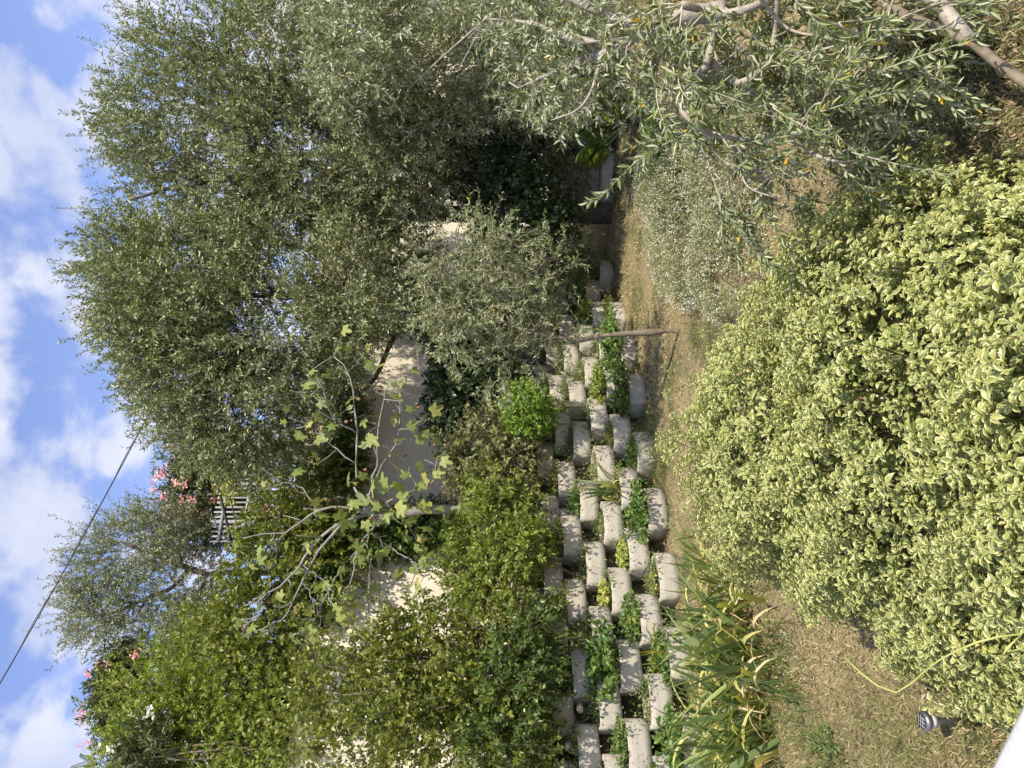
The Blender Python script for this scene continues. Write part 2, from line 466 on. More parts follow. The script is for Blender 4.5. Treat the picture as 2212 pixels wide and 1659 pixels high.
# ------------------------------------------------------------------ terrain
PATH = np.array([(-12, 4.6), (-8.5, 5.5), (-6.2, 6.2), (-4.8, 6.75), (-3.7, 7.25), (-2.6, 7.95), (-1.6, 8.7), (-.65, 9.45), (.2, 10.15), (.95, 10.95), (1.6, 11.8), (2.2, 12.7)])
def resample(p, n):
    # Catmull-Rom through the points, then even spacing
    q = np.vstack([2 * p[0] - p[1], p, 2 * p[-1] - p[-2]])
    out = []
    for i in range(1, len(q) - 2):
        t = np.linspace(0, 1, 20, endpoint=False)[:, None]
        a, b, c, d = q[i - 1], q[i], q[i + 1], q[i + 2]
        out.append(.5 * (2 * b + (c - a) * t + (2 * a - 5 * b + 4 * c - d) * t ** 2 + (3 * b - a - 3 * c + d) * t ** 3))
    out = np.vstack(out + [p[-1:]])
    s = np.concatenate([[0], np.cumsum(np.linalg.norm(np.diff(out, axis=0), axis=1))])
    si = np.linspace(0, s[-1], n)
    return np.stack([np.interp(si, s, out[:, k]) for k in range(out.shape[1])], 1), s[-1]
PS, PLEN = resample(PATH, 120)
PT = unit(np.gradient(PS, axis=0))
PN = np.stack([PT[:, 1], -PT[:, 0]], 1)          # towards the lawn

def side_of(xy):
    """distance behind the foot of the wall (+), run past its end"""
    xy = np.atleast_2d(xy)
    sd = np.empty(len(xy)); ex = np.zeros(len(xy)); idx = np.empty(len(xy), int)
    for a in range(0, len(xy), 40000):
        c = xy[a:a + 40000]
        d2 = ((c[:, None] - PS[None]) ** 2).sum(-1)
        k = d2.argmin(1)
        r = c - PS[k]
        sd[a:a + 40000] = -(r * PN[k]).sum(1)
        e = (r * PT[k]).sum(1)
        ex[a:a + 40000] = np.where(k == len(PS) - 1, np.maximum(e, 0), 0)
        idx[a:a + 40000] = k
    return sd, ex, idx

def sstep(x, a, b):
    t = np.clip((x - a) / (b - a), 0, 1)
    return t * t * (3 - 2 * t)

def gz(xy):
    xy = np.atleast_2d(np.asarray(xy, float))
    sd, ex, _ = side_of(xy)
    fade = 1 - .88 * sstep(ex, .2, 3.5)
    z = fade * np.clip((sd - .40) * 1.43, 0, 1.55)
    z = z + fade * np.clip((sd - 1.5) * .08, 0, .8)
    z += .022 * np.sin(xy[:, 0] * 2.1 + 1.3) * np.sin(xy[:, 1] * 1.7) + .012 * np.sin(xy[:, 0] * 5.3) * np.sin(xy[:, 1] * 4.9 + .7)
    return z

def ground(x, y):
    return np.array([x, y, float(gz([(x, y)])[0])])

def hit(dx, dy):
    """where the view ray through (dx, dy) meets the ground"""
    ds = np.arange(2.2, 30, .03)
    pts = np.array([P(dx, dy, d) for d in ds])
    z = gz(pts[:, :2])
    k = np.argmax(pts[:, 2] < z)
    return pts[k] if pts[k, 2] < z[k] else pts[-1]

def sheet(name, xs, ys, zf, mat):
    X, Y = np.meshgrid(xs, ys, indexing='xy')
    xy = np.stack([X.ravel(), Y.ravel()], 1)
    V = np.concatenate([xy, zf(xy)[:, None]], 1)
    nx, ny = len(xs), len(ys)
    i = np.arange(ny - 1)[:, None] * nx + np.arange(nx - 1)[None]
    f = np.stack([i, i + 1, i + nx + 1, i + nx], -1).reshape(-1, 4)
    a = Acc(); a.add(V, f)
    return a.build(name, mat, smooth=True)

xs = np.concatenate([[-400, -120, -40, -20], np.arange(-12, 9.01, .12), [12, 18, 40, 120, 400]])
ys = np.concatenate([[-400, -120, -30, -8], np.arange(-3, 20.01, .12), [24, 30, 60, 150, 400]])
g = sheet('lawn', xs, ys, gz, M['lawn'])
g['kind'] = 'structure'

# cream retaining wall line: point and direction
CW0 = np.array([-.6, 14.0]); CWD = unit(np.array([.88, .475])); CWN = np.array([CWD[1], -CWD[0]])
UPPER = 5.0
def upper_z(xy):
    r = (xy - CW0) @ (-CWN)
    return UPPER + np.clip(r - .4, 0, 5) * .36 + .05 * np.sin(xy[:, 0] * 1.3) * np.sin(xy[:, 1] * 1.1)
def upper_sheet():
    n = 60
    a = Acc()
    s = np.linspace(-16, 20, 90); r = np.concatenate([[.12], np.linspace(.6, 14, 30)])
    S, R = np.meshgrid(s, r, indexing='xy')
    xy = CW0 + S.ravel()[:, None] * CWD - R.ravel()[:, None] * CWN
    V = np.concatenate([xy, upper_z(xy)[:, None]], 1)
    nx = len(s); ny = len(r)
    i = np.arange(ny - 1)[:, None] * nx + np.arange(nx - 1)[None]
    a.add(V, np.stack([i, i + 1, i + nx + 1, i + nx], -1).reshape(-1, 4))
    o = a.build('upper_terrace_ground', M['lawn'], smooth=True)
    o['kind'] = 'structure'
upper_sheet()

def box(acc, c, ax, ay, hx, hy, z0, z1, mi=0, bev=0.0):
    """box with plan axes ax, ay (unit 2d), half sizes hx, hy"""
    c = np.asarray(c, float); ax = np.asarray(ax, float); ay = np.asarray(ay, float)
    def ring(dx, dy, z):
        return [np.append(c[:2] + sx_ * dx * ax + sy_ * dy * ay, z) for sx_, sy_ in ((-1, -1), (1, -1), (1, 1), (-1, 1))]
    if bev:
        V = ring(hx - bev, hy - bev, z0) + ring(hx, hy, z0 + bev) + ring(hx, hy, z1 - bev) + ring(hx - bev, hy - bev, z1)
    else:
        V = ring(hx, hy, z0) + ring(hx, hy, z1)
    m_ = len(V) // 4
    F = [(0, 3, 2, 1)]
    for k in range(m_ - 1):
        for j in range(4):
            F.append((4 * k + j, 4 * k + (j + 1) % 4, 4 * k + 4 + (j + 1) % 4, 4 * k + 4 + j))
    F.append(tuple(4 * (m_ - 1) + j for j in range(4)))
    acc.add(np.array(V), np.array(F), mi=mi)

def build_cream_wall():
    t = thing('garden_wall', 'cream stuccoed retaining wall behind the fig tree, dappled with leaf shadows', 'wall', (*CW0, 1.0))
    a = Acc()
    segs = [(-16, -1.35, 0.0), (-1.33, 20, -.06)]       # the two panels meet at an upright joint
    for s0, s1, off in segs:
        b = Acc()
        nu, nv = 80, 24
        u = np.linspace(s0, s1, nu); v = np.linspace(.6, UPPER + .05, nv)
        U, V_ = np.meshgrid(u, v, indexing='xy')
        bul = .02 * np.sin(U * 1.9 + V_ * .7) + .012 * np.sin(U * 4.1) * np.sin(V_ * 3.3)
        xy = CW0 + U.ravel()[:, None] * CWD + (off + bul).ravel()[:, None] * CWN
        front = np.concatenate([xy, V_.ravel()[:, None]], 1)
        i = np.arange(nv - 1)[:, None] * nu + np.arange(nu - 1)[None]
        b.add(front, np.stack([i, i + 1, i + nu + 1, i + nu], -1).reshape(-1, 4))
        box(b, CW0 + (s0 + s1) / 2 * CWD + (off - .22) * CWN, CWD, -CWN, (s1 - s0) / 2, .16, .6, UPPER + .04)
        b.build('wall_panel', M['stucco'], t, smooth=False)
build_cream_wall()

# ------------------------------------------------------------------ block wall
BLK_W, BLK_H, BLK_P, ROWS, SETB = .55, .235, .86, 7, .165

def block_mesh(seed):
    r = np.random.default_rng(seed)
    hw = BLK_W / 2
    q = np.linspace(0, np.pi / 2, 7)
    rc = .075
    right = np.stack([hw - rc + rc * np.cos(q), -.165 - rc * np.sin(q)], 1)
    midx = np.linspace(hw - rc, -hw + rc, 7)[1:-1]
    mid = np.stack([midx, -.275 - .012 * (1 - (midx / (hw - rc)) ** 2)], 1)
    left = right[::-1] * np.array([-1, 1])
    arc = np.vstack([[(hw, -.05)], right, mid, left, [(-hw, -.05)]])
    back = np.array([(-hw, .04), (-hw, .14), (0, .14), (hw, .14), (hw, .04)])
    out = np.vstack([arc, back])
    n = len(out)
    cen = np.array([0, -.06])
    inn = cen + (out - cen) * np.array([.80, .74])
    jit = lambda z, s: np.concatenate([s, np.full((n, 1), z)], 1) + r.normal(size=(n, 3)) * np.array([.0026, .0026, .0026])
    rings = [jit(0, out), jit(.08, out), jit(.16, out), jit(BLK_H - .005, out), jit(BLK_H, cen + (out - cen) * .985),
             jit(BLK_H - .002, cen + (inn - cen) * 1.03), jit(BLK_H - .016, inn), jit(BLK_H - .10, inn)]
    V = np.vstack(rings); F = []
    i = np.arange(len(rings) - 1)[:, None] * n; j = np.arange(n)[None]; k = (j + 1) % n
    f = np.stack([i + j, i + n + j, i + n + k, i + k], -1).reshape(-1, 4)
    a = Acc(); a.add(V, [f, np.arange(n)[None]])
    body = a.mesh('concrete_block', M['concrete'])
    s = Acc()
    # crumbly soil: three rings and a centre
    SR = [np.concatenate([cen + (inn - cen) * q, np.full((n, 1), BLK_H - .055)], 1) + r.normal(size=(n, 3)) * np.array([.004, .004, .012]) for q in (1.0, .7, .35)]
    V = np.vstack(SR + [np.array([[cen[0], cen[1], BLK_H - .04]])])
    i = np.arange(2)[:, None] * n
    f = np.stack([i + j, i + n + j, i + n + k, i + k], -1).reshape(-1, 4)
    tri = np.stack([2 * n + np.arange(n), np.full(n, 3 * n), 2 * n + (np.arange(n) + 1) % n], -1)
    s.add(V, [f, tri])
    return body, s.mesh('soil', M['soil'])

BLOCKS = []
def build_block_wall():
    t = thing('block_wall', 'stepped retaining wall of pale hollow concrete planter blocks beside the dry lawn', 'wall', (-2.6, 7.95, 0))
    var = [block_mesh(k) for k in range(5)]
    inv = Matrix.Translation(-t.location)
    s_len = np.linspace(0, PLEN, len(PS))
    for row in range(ROWS):
        s = (5.4 + (row % 2) * BLK_P / 2)
        while s < PLEN - .2 - max(0, row - 4) * .5:
            k = int(np.searchsorted(s_len, s)); k = min(k, len(PS) - 1)
            p = PS[k] - PN[k] * (row * SETB + .27 + rng.normal() * .018) + PT[k] * rng.normal() * .015
            ang = math.atan2(PT[k][1], PT[k][0]) + rng.normal() * .045
            z = row * (BLK_H + .004) - .01 + rng.normal() * .003
            body, soil = var[(row * 3 + int(s * 7)) % 5]
            if s > 15.5 and rng.random() < .12:
                s += BLK_P * .8
                continue
            o = bpy.data.objects.new('concrete_block', body); COL.objects.link(o)
            o.parent = t; o.matrix_parent_inverse = inv
            o.matrix_basis = Matrix.Translation((p[0], p[1], z)) @ Matrix.Rotation(ang, 4, 'Z') @ Matrix.Rotation(rng.normal() * .02, 4, 'X') @ Matrix.Rotation(rng.normal() * .018, 4, 'Y')
            c = bpy.data.objects.new('soil', soil); COL.objects.link(c); c.parent = o
            BLOCKS.append((row, s, np.array([p[0], p[1], z + BLK_H])))
            s += BLK_P * (1 + rng.normal() * .015)
build_block_wall()
BTOP = np.array([b[2] for b in BLOCKS])

def pocket(dx, dy):
    """soil of the block whose pocket is seen nearest to (dx, dy)"""
    d = (BTOP - EYE)
    dep = d @ FWD
    u = 829.5 - (d @ RGT) / dep / K
    v = 1106 - (d @ UPV) / dep / K
    k = ((u - dy) ** 2 + (v - dx) ** 2).argmin()
    return BTOP[k] + np.array([PN[60][0] * .07, PN[60][1] * .07, -.045])

# ------------------------------------------------------------------ plants: generators
def sample_shell(ells, n, shell):
    """points in a union of ellipsoids (centre, radii), and outward directions"""
    w = np.array([np.prod(e[1]) ** (2 / 3) for e in ells]); w /= w.sum()
    k = rng.choice(len(ells), n, p=w)
    C = np.array([e[0] for e in ells])[k]; R = np.array([e[1] for e in ells])[k]
    d = randdir(n)
    r = rng.uniform(shell, 1, n)[:, None]
    return C + d * R * r, unit(d / R), k

def foliage(acc, ells, n_tw, tl, lf, L, W, tm, up=.35, droop=.15, shell=.55, clump=0, cl_r=.4, spread=.8, mi=0, mt=1,
            tw_r=(.004, .0015), lang=.8, dark=0.0, lift=.6, keep=None, twig_frac=1.0):
    """twigs that leave the surface of lobes, leaves in pairs along them"""
    if clump:
        c, o, _ = sample_shell(ells, clump, shell)
        k = rng.integers(0, clump, n_tw)
        q = randdir(n_tw) * cl_r * (rng.random(n_tw) ** .5)[:, None]
        B = c[k] + q
        O = unit(o[k] + .5 * unit(q))
    else:
        B, O, _ = sample_shell(ells, n_tw, shell)
    D = unit(O + spread * rng.normal(size=(n_tw, 3)) * .6 + np.array([0, 0, up]))
    if keep is not None:
        kk = keep(B + D * tl * .6); B, D = B[kk], D[kk]
    n = len(B)
    ln = tl * rng.uniform(.6, 1.25, n)
    ts = np.linspace(0, 1, 3)
    Cv = B[:, None] + D[:, None] * (ts[None, :, None] * ln[:, None, None])
    Cv[:, :, 2] -= droop * ln[:, None] * ts[None] ** 2
    nt = int(n * twig_frac)
    twigs(acc, Cv[:nt], tw_r[0], tw_r[1], 3, mt)
    t = (np.linspace(.12, 1.0, lf)[None] + rng.normal(size=(n, lf)) * .03)
    pos = B[:, None] + D[:, None] * (t * ln[:, None])[..., None]
    pos[:, :, 2] -= droop * ln[:, None] * t ** 2
    tan = np.repeat(D[:, None], lf, 1).copy(); tan[:, :, 2] -= 2 * droop * t
    rad = unit(np.cross(np.repeat(D[:, None], lf, 1), randdir(n * lf).reshape(n, lf, 3)))
    ld = unit(unit(tan) * (1 - lang * .5) + rad * lang)
    nn = unit(np.cross(ld, rng.normal(size=ld.shape)) + np.array([0, 0, lift]))
    m_ = n * lf
    Ls = L * rng.uniform(.7, 1.2, m_); Ws = W * rng.uniform(.8, 1.2, m_)
    R = np.clip(np.repeat(rng.normal(.5, .13, n), lf) + rng.normal(0, .17, m_), 0, .96)
    yl = rng.random(m_) < .012
    R[yl] = .995
    leaves(acc, tm, pos.reshape(-1, 3), ld.reshape(-1, 3), nn.reshape(-1, 3), Ls, Ws, R, mi)
    return pos.reshape(-1, 3), ld.reshape(-1, 3), nn.reshape(-1, 3), Ls, Ws, R

def E(dx, dy, d, rv, ry, rd=None):
    """lobe seen at (dx, dy), depth d; half-sizes given as seen in the picture"""
    s = d * K
    return (P(dx, dy, d), np.array([ry * s, (rd if rd else (rv + ry) / 2 * s), rv * s]))

def limbs(acc, skel, ells, n, r0, mi=0, shell=.3):
    """secondary branches from the skeleton out into the crown"""
    c, o, _ = sample_shell(ells, n, shell)
    sk = np.asarray(skel)
    for q in c:
        d2 = ((sk - q) ** 2).sum(1) + 2.0 * np.maximum(sk[:, 2] - q[2] + .2, 0) ** 2
        b = sk[d2.argmin()]
        v = q - b; ln = np.linalg.norm(v)
        t = np.linspace(0, 1, 6)[:, None]
        pts = b + v * t + np.array([0, 0, .12 * ln]) * np.sin(t * np.pi) + rng.normal(size=(6, 3)) * .04 * ln * np.sin(t * np.pi)
        tube(acc, pts, np.linspace(r0, r0 * .2, 6), 5, mi)

def smoothline(pts, n=14):
    return resample(np.asarray(pts, float), n)[0]

def make_tree(name, label, cat, base, trunks, ells, leafmat, barkmat, fol, n_limb=30, limb_r=.03, group=None, sides=8, twigmat=None, keep=None):
    t = thing(name, label, cat, base, group)
    sk = []
    tr = Acc()
    for pts, r0, r1 in trunks:
        q = smoothline(pts, 16)
        sk.append(q[3:])
        tube(tr, q, np.linspace(r0, r1, 16) * (1 + .12 * rng.normal(size=16)), sides, wob=.05)
    sk = np.vstack(sk)
    tr.build('trunk', barkmat, t, smooth=True)
    lb = Acc()
    if n_limb: limbs(lb, sk, ells, n_limb, limb_r)
    if n_limb: lb.build('branches', barkmat, t, smooth=True)['kind'] = 'stuff'
    a = Acc()
    out = []
    for f in fol:
        out.append(foliage(a, ells, keep=keep, **f))
    a.build('crown', [leafmat, twigmat or barkmat], t)
    return t, out

def blade_mesh(name, mat, e0, bend, w, m=7, rnd=.5, fold=.25, twist=0.0, tipw=.0):
    """arching strap leaf of unit length that leaves the origin towards +x"""
    s = np.linspace(0, 1, m)
    ang = e0 - bend * s ** 1.6
    dx = np.cumsum(np.concatenate([[0], np.cos(ang[:-1]) / (m - 1)]))
    dz = np.cumsum(np.concatenate([[0], np.sin(ang[:-1]) / (m - 1)]))
    ww = w * np.minimum(1, .55 + s * 2) * (1 - s ** 2.2) ** .8 + tipw * .02
    V, S = [], []
    for i in range(m):
        tw = twist * s[i]
        sy, cz = math.cos(tw), math.sin(tw)
        nx, nz = -math.sin(ang[i]), math.cos(ang[i])
        for q in (-1, 0, 1):
            off = q * ww[i]
            lift = fold * abs(q) * ww[i]
            V.append((dx[i] + nx * (lift + off * cz), off * sy, dz[i] + nz * (lift + off * cz)))
            S.append((s[i], q, rnd))
    F = []
    for i in range(m - 1):
        for q in range(2):
            a = 3 * i + q
            F.append((a, a + 3, a + 4, a + 1))
    ac = Acc(); ac.add(np.array(V), np.array(F), np.array(S))
    return ac.mesh(name, mat)

def blades(parent, meshes, base, n, length, rad, az=None, azs=3.2, name='leaf'):
    inv = Matrix.Translation(-parent.location)
    for i in range(n):
        me = meshes[rng.integers(len(meshes))]
        o = bpy.data.objects.new(name, me); COL.objects.link(o)
        o.parent = parent; o.matrix_parent_inverse = inv
        a = rng.uniform(-azs, azs) + (az or 0)
        L = length * rng.uniform(.6, 1.15)
        p = base + np.array([rng.normal() * rad, rng.normal() * rad, -.02])
        o.matrix_basis = Matrix.Translation(tuple(p)) @ Matrix.Rotation(a, 4, 'Z') @ Matrix.Rotation(rng.normal() * .2, 4, 'X') @ Matrix.Diagonal((L, L, L, 1))

def herb(name, label, cat, base, n_st, height, rad, L, W, mat, tm=T_OVATE, lf=9, mound=.6, stemmat=None, droop=.25, group=None, flower=None, stuff_name='foliage'):
    """low plant: stems fan out of one root, leaves along them"""
    base = np.asarray(base, float)
    t = thing(name, label, cat, base, group)
    a = Acc()
    az = rng.uniform(0, 2 * np.pi, n_st); rr = rad * rng.random(n_st) ** .5
    tip = base + np.stack([np.cos(az) * rr, np.sin(az) * rr, height * (1 - mound * (rr / rad) ** 2) * rng.uniform(.6, 1.1, n_st)], 1)
    b0 = base + np.stack([np.cos(az) * rr * .35, np.sin(az) * rr * .35, np.full(n_st, -.01)], 1)
    ts = np.linspace(0, 1, 4)
    mid = np.stack([np.zeros(n_st), np.zeros(n_st), height * .35 * np.ones(n_st)], 1)
    Cv = b0[:, None] + (tip - b0)[:, None] * ts[None, :, None] + mid[:, None] * (np.sin(ts * np.pi) * .6)[None, :, None]
    twigs(a, Cv, .0035, .0012, 3, 1)
    t_ = rng.uniform(.35, 1.0, (n_st, lf))
    pos = b0[:, None] + (tip - b0)[:, None] * t_[..., None] + mid[:, None] * (np.sin(t_ * np.pi) * .6)[..., None]
    ld = unit(randdir(n_st * lf).reshape(n_st, lf, 3) + .5 * unit(tip - b0)[:, None])
    ld[..., 2] -= droop
    nn = unit(np.cross(ld, rng.normal(size=ld.shape)) * .7 + np.array([.2, -.3, 1.0]))
    m_ = n_st * lf
    R = np.clip(np.repeat(rng.normal(.5, .15, n_st), lf) + rng.normal(0, .17, m_), 0, 1)
    leaves(a, tm, pos.reshape(-1, 3), ld.reshape(-1, 3), nn.reshape(-1, 3), L * rng.uniform(.6, 1.2, m_), W * rng.uniform(.7, 1.2, m_), R, 0)
    mats = [mat, stemmat or M['green_twig']]
    a.build(stuff_name, mats, t)
    if flower:
        fmat, nf, fs = flower
        f = Acc()
        k = rng.integers(0, n_st, nf)
        fp = tip[k] + rng.normal(size=(nf, 3)) * .02 + np.array([0, 0, .02])
        for q in range(4):
            d = unit(rng.normal(size=(nf, 3)) * .6 + np.array([math.cos(q * 1.57), math.sin(q * 1.57), .5]))
            leaves(f, T_DIAMOND, fp, d, np.tile([0, -.3, 1.0], (nf, 1)), fs, fs * .8, rng.random(nf), 0)
        f.build('blossom', fmat, t)
    return t
def upg(p):
    return np.array([p[0], p[1], float(upper_z(np.array([p[:2]]))[0])])

def wd(dy):
    u = (829.5 - dy) * K
    return 14.32 / (1 - .54 * u)

# ------------------------------------------------------------------ house and steps far right
def build_house():
    t = thing('house', 'pale grey rendered house wall showing at the edge behind the olive crowns', 'house', (13.2, 22, 0))
    a = Acc(); box(a, (13.2, 22), (1, 0), (0, 1), 4.2, 4.0, -.3, 7.75); a.build('wall', M['grey_render'], t)
    b = Acc(); box(b, (13.2, 22), (1, 0), (0, 1), 4.35, 4.15, 7.76, 7.92, bev=.02); b.build('roof', M['grey_render'], t)
build_house()

def build_steps():
    c = hit(1322, 395)
    t = thing('garden_steps', 'grey concrete garden steps at the far end of the dry path under the olive', 'steps', c)
    ax = unit(np.array([.93, -.36])); ay = unit(np.array([.36, .93]))
    for k in range(4):
        a = Acc()
        box(a, c[:2] + ay * (.34 * k + .17), ax, ay, .62, .172, c[2] - .25, c[2] + .17 * (k + 1), bev=.012)
        a.build('step', M['concrete'], t)
build_steps()

# ------------------------------------------------------------------ olive trees
def Pg(dx, dy, d):
    p = P(dx, dy, d); return ground(p[0], p[1])

dA = 12.3
A_tr = [([Pg(1010, 455, dA) - [0, 0, .1], P(1000, 462, dA), P(960, 462, dA), P(900, 455, dA), P(868, 430, dA)], .19, .13),
        ([P(875, 434, dA), P(830, 428, dA - .3), P(774, 422, dA - .5), P(737, 398, dA - .7), P(667, 350, dA - .8), P(617, 362, dA - .7), P(560, 380, dA - .6), P(450, 390, dA - .6)], .115, .04),
        ([P(872, 432, dA), P(830, 388, dA - .3), P(800, 352, dA - .5), P(700, 280, dA - .4), P(600, 200, dA), P(480, 120, dA + .3)], .10, .03),
        ([P(900, 455, dA), P(850, 500, dA + .3), P(700, 540, dA + .6), P(520, 500, dA + .8)], .08, .03)]
A_el = [E(450, 210, 12.0, 180, 170, 1.2), E(420, 70, 12.2, 110, 120), E(620, 330, 11.6, 190, 170, 1.2), E(420, 370, 12.0, 150, 140), E(600, 130, 11.8, 160, 160),
        E(790, 300, 11.4, 150, 170), E(330, 270, 12.0, 95, 90), E(900, 330, 11.3, 130, 140), E(280, 440, 11.8, 55, 60), E(800, 60, 12.0, 150, 120), E(560, 470, 12.0, 130, 90), E(720, 450, 12.2, 130, 90), E(480, 510, 12.1, 90, 70)]
make_tree('olive_tree', 'tall old olive with a dark forked trunk, behind the far end of the block wall', 'tree', Pg(1010, 455, dA), A_tr, A_el,
          M['olive'], M['olive_bark'],
          [dict(n_tw=5600, tl=.36, lf=19, L=.084, W=.023, tm=T_DIAMOND, up=.45, droop=.12, shell=.5, clump=205, cl_r=.44, twig_frac=.5),
           dict(n_tw=650, tl=.62, lf=26, L=.066, W=.016, tm=T_DIAMOND, up=.9, droop=.05, shell=.9, spread=.5)], 46, .045, 'mature olive trees')

dB = 12.3
B_tr = [([Pg(960, 700, dB) - [0, 0, .1], P(930, 702, dB), P(890, 706, dB), P(830, 716, dB - .6)], .12, .09),
        ([P(840, 715, dB - .6), P(790, 705, dB - .8), P(760, 715, dB - 1.1), P(737, 752, dB - 1.2), P(660, 770, dB - 1.1), P(520, 780, dB - 1)], .075, .025),
        ([P(840, 715, dB - .6), P(740, 660, dB - .9), P(600, 640, dB - .9), P(430, 640, dB - 1)], .08, .03),
        ([P(890, 706, dB), P(850, 730, dB - .4), P(800, 830, dB - .5), P(700, 880, dB - 1.2)], .05, .02)]
B_el = [E(400, 630, 11.0, 190, 150, 1.0), E(430, 780, 11.0, 140, 120), E(620, 700, 10.8, 190, 180, 1.0), E(520, 890, 11.1, 140, 95), E(600, 850, 11.4, 75, 85),
        E(740, 640, 10.6, 100, 120), E(300, 570, 11.0, 90, 80), E(320, 700, 11.1, 90, 80), E(370, 890, 11.2, 60, 50), E(500, 960, 11.3, 75, 45), E(590, 945, 11.7, 60, 40)]
make_tree('olive_tree', 'broad dense olive rising over the cream wall between the forked olive and the fig', 'tree', Pg(960, 700, dB), B_tr, B_el,
          M['olive'], M['olive_bark'],
          [dict(n_tw=5600, tl=.36, lf=19, L=.080, W=.022, tm=T_DIAMOND, up=.45, droop=.12, shell=.5, clump=200, cl_r=.42, twig_frac=.5),
           dict(n_tw=650, tl=.62, lf=26, L=.066, W=.016, tm=T_DIAMOND, up=.9, droop=.05, shell=.9, spread=.5)], 46, .04, 'mature olive trees')

dC = 6.9
C_tr = [([Pg(1500, 18, dC) - [0, 0, .1], P(1470, 40, dC), P(1437, 57, dC), P(1400, 62, dC)], .10, .085),
        ([P(1405, 60, dC), P(1364, 86, dC), P(1324, 107, dC), P(1270, 127, dC + .3), P(1210, 150, dC + .8), P(1120, 190, dC + 1.8)], .055, .007),
        ([P(1400, 62, dC), P(1354, 90, dC), P(1270, 88, dC), P(1204, 73, dC + .4), P(1150, 50, dC + 1), P(1050, 40, dC + 2)], .045, .007),
        ([P(1385, 63, dC), P(1337, 43, dC + .1), P(1287, 20, dC + .1), P(1100, -60, dC + .3)], .05, .025),
        ([P(1300, 115, dC), P(1280, 190, dC), P(1250, 235, dC), P(1190, 260, dC + .1)], .02, .005)]
C_el = [E(800, 120, 10.0, 110, 130, .9), E(950, 190, 11.4, 150, 150, .9), E(1060, 90, 11.0, 150, 120, .8), E(1090, 250, 12.8, 120, 120, .8), E(1000, 340, 13.0, 120, 110, .8),
        E(760, 60, 10.2, 70, 100), E(1200, 150, 9.8, 90, 110, .6), E(880, 330, 11.2, 90, 100), E(1140, 20, 8.8, 110, 80, .7), E(1280, 60, 10.6, 80, 70, .4), E(1280, 110, 7.2, 70, 80, .3), E(1190, 50, 7.4, 60, 60, .3), E(1340, 30, 7.0, 60, 60, .25), E(1180, 310, 12.6, 80, 80, .5), E(1190, 220, 11.8, 90, 80, .5), E(1110, 390, 12.6, 70, 60, .5)]
make_tree('olive_tree', 'silvery pale olive with pale bare limbs, beyond the lawn at the house corner', 'tree', Pg(1500, 18, dC), C_tr, C_el,
          M['olive_pale'], M['grey_bark'],
          [dict(n_tw=5000, tl=.36, lf=18, twig_frac=.5, L=.088, W=.024, tm=T_DIAMOND, up=.2, droop=.35, shell=.35, clump=190, cl_r=.42)], 7, .012, 'mature olive trees')

dU = 14.4
U_tr = [([upg(P(560, 1240, dU)), P(520, 1235, dU), P(450, 1240, dU), P(400, 1225, dU)], .07, .05),
        ([P(400, 1225, dU), P(340, 1200, dU), P(260, 1170, dU)], .06, .02), ([P(410, 1227, dU), P(370, 1270, dU), P(300, 1300, dU), P(230, 1330, dU)], .055, .02)]
U_el = [E(280, 1180, 14.4, 95, 75), E(230, 1240, 14.4, 55, 55), E(250, 1320, 14.3, 100, 60), E(360, 1160, 14.4, 80, 75), E(390, 1270, 14.2, 85, 100),
        E(350, 1360, 14.2, 80, 60), E(440, 1340, 13.8, 70, 70), E(400, 1420, 13.9, 60, 50), E(180, 1340, 14.4, 40, 35)]
make_tree('olive_tree', 'small silvery olive tree up on the top terrace beside the pink oleander', 'tree', U_tr[0][0][0], U_tr, U_el,
          M['olive_pale'], M['olive_bark'],
          [dict(n_tw=2000, tl=.38, lf=20, L=.072, W=.018, tm=T_DIAMOND, up=.6, droop=.1, shell=.4, clump=75, cl_r=.4),
           dict(n_tw=260, tl=.65, lf=26, L=.072, W=.018, tm=T_DIAMOND, up=1.0, droop=.0, shell=.85, spread=.5)], 24, .03, 'mature olive trees')

# young olive planted in the lawn
dE = 8.3
E_tr = [([Pg(1480, 715, dE) - [0, 0, .05], P(1440, 715, dE), P(1400, 718, dE), P(1320, 723, dE), P(1238, 737, dE)], .034, .027),
        ([P(1240, 736, dE), P(1190, 726, dE), P(1137, 713, dE), P(1080, 690, dE), P(1037, 676, dE), P(990, 625, dE)], .027, .009),
        ([P(1108, 702, dE), P(1075, 655, dE + .1), P(1045, 618, dE + .15), P(1000, 560, dE + .2)], .014, .006),
        ([P(1140, 714, dE), P(1090, 740, dE - .1), P(1030, 790, dE - .1)], .010, .004),
        ([P(1160, 718, dE), P(1130, 640, dE - .15), P(1180, 560, dE - .2)], .010, .004),
        ([P(1037, 676, dE), P(1000, 700, dE), P(950, 720, dE)], .010, .004)]
E_el = [E(1010, 650, dE, 95, 110), E(950, 570, dE, 70, 70), E(960, 720, dE, 70, 70), E(1070, 560, dE, 80, 90), E(1090, 760, dE, 80, 70), E(1190, 590, dE, 70, 70),
        E(1180, 760, dE, 50, 50), E(1020, 500, dE, 60, 50), E(1120, 660, dE, 70, 80)]
t, _ = make_tree('olive_tree', 'slim young olive on a thin leaning trunk in the dry lawn before the blocks', 'tree', Pg(1480, 715, dE), E_tr, E_el,
                 M['olive'], M['twig'],
                 [dict(n_tw=820, tl=.26, lf=16, L=.06, W=.0145, tm=T_DIAMOND, up=.25, droop=.2, shell=.3, clump=110, cl_r=.24, tw_r=(.0035, .0012))], 40, .011,
                 sides=9, twigmat=M['pale_twig'])

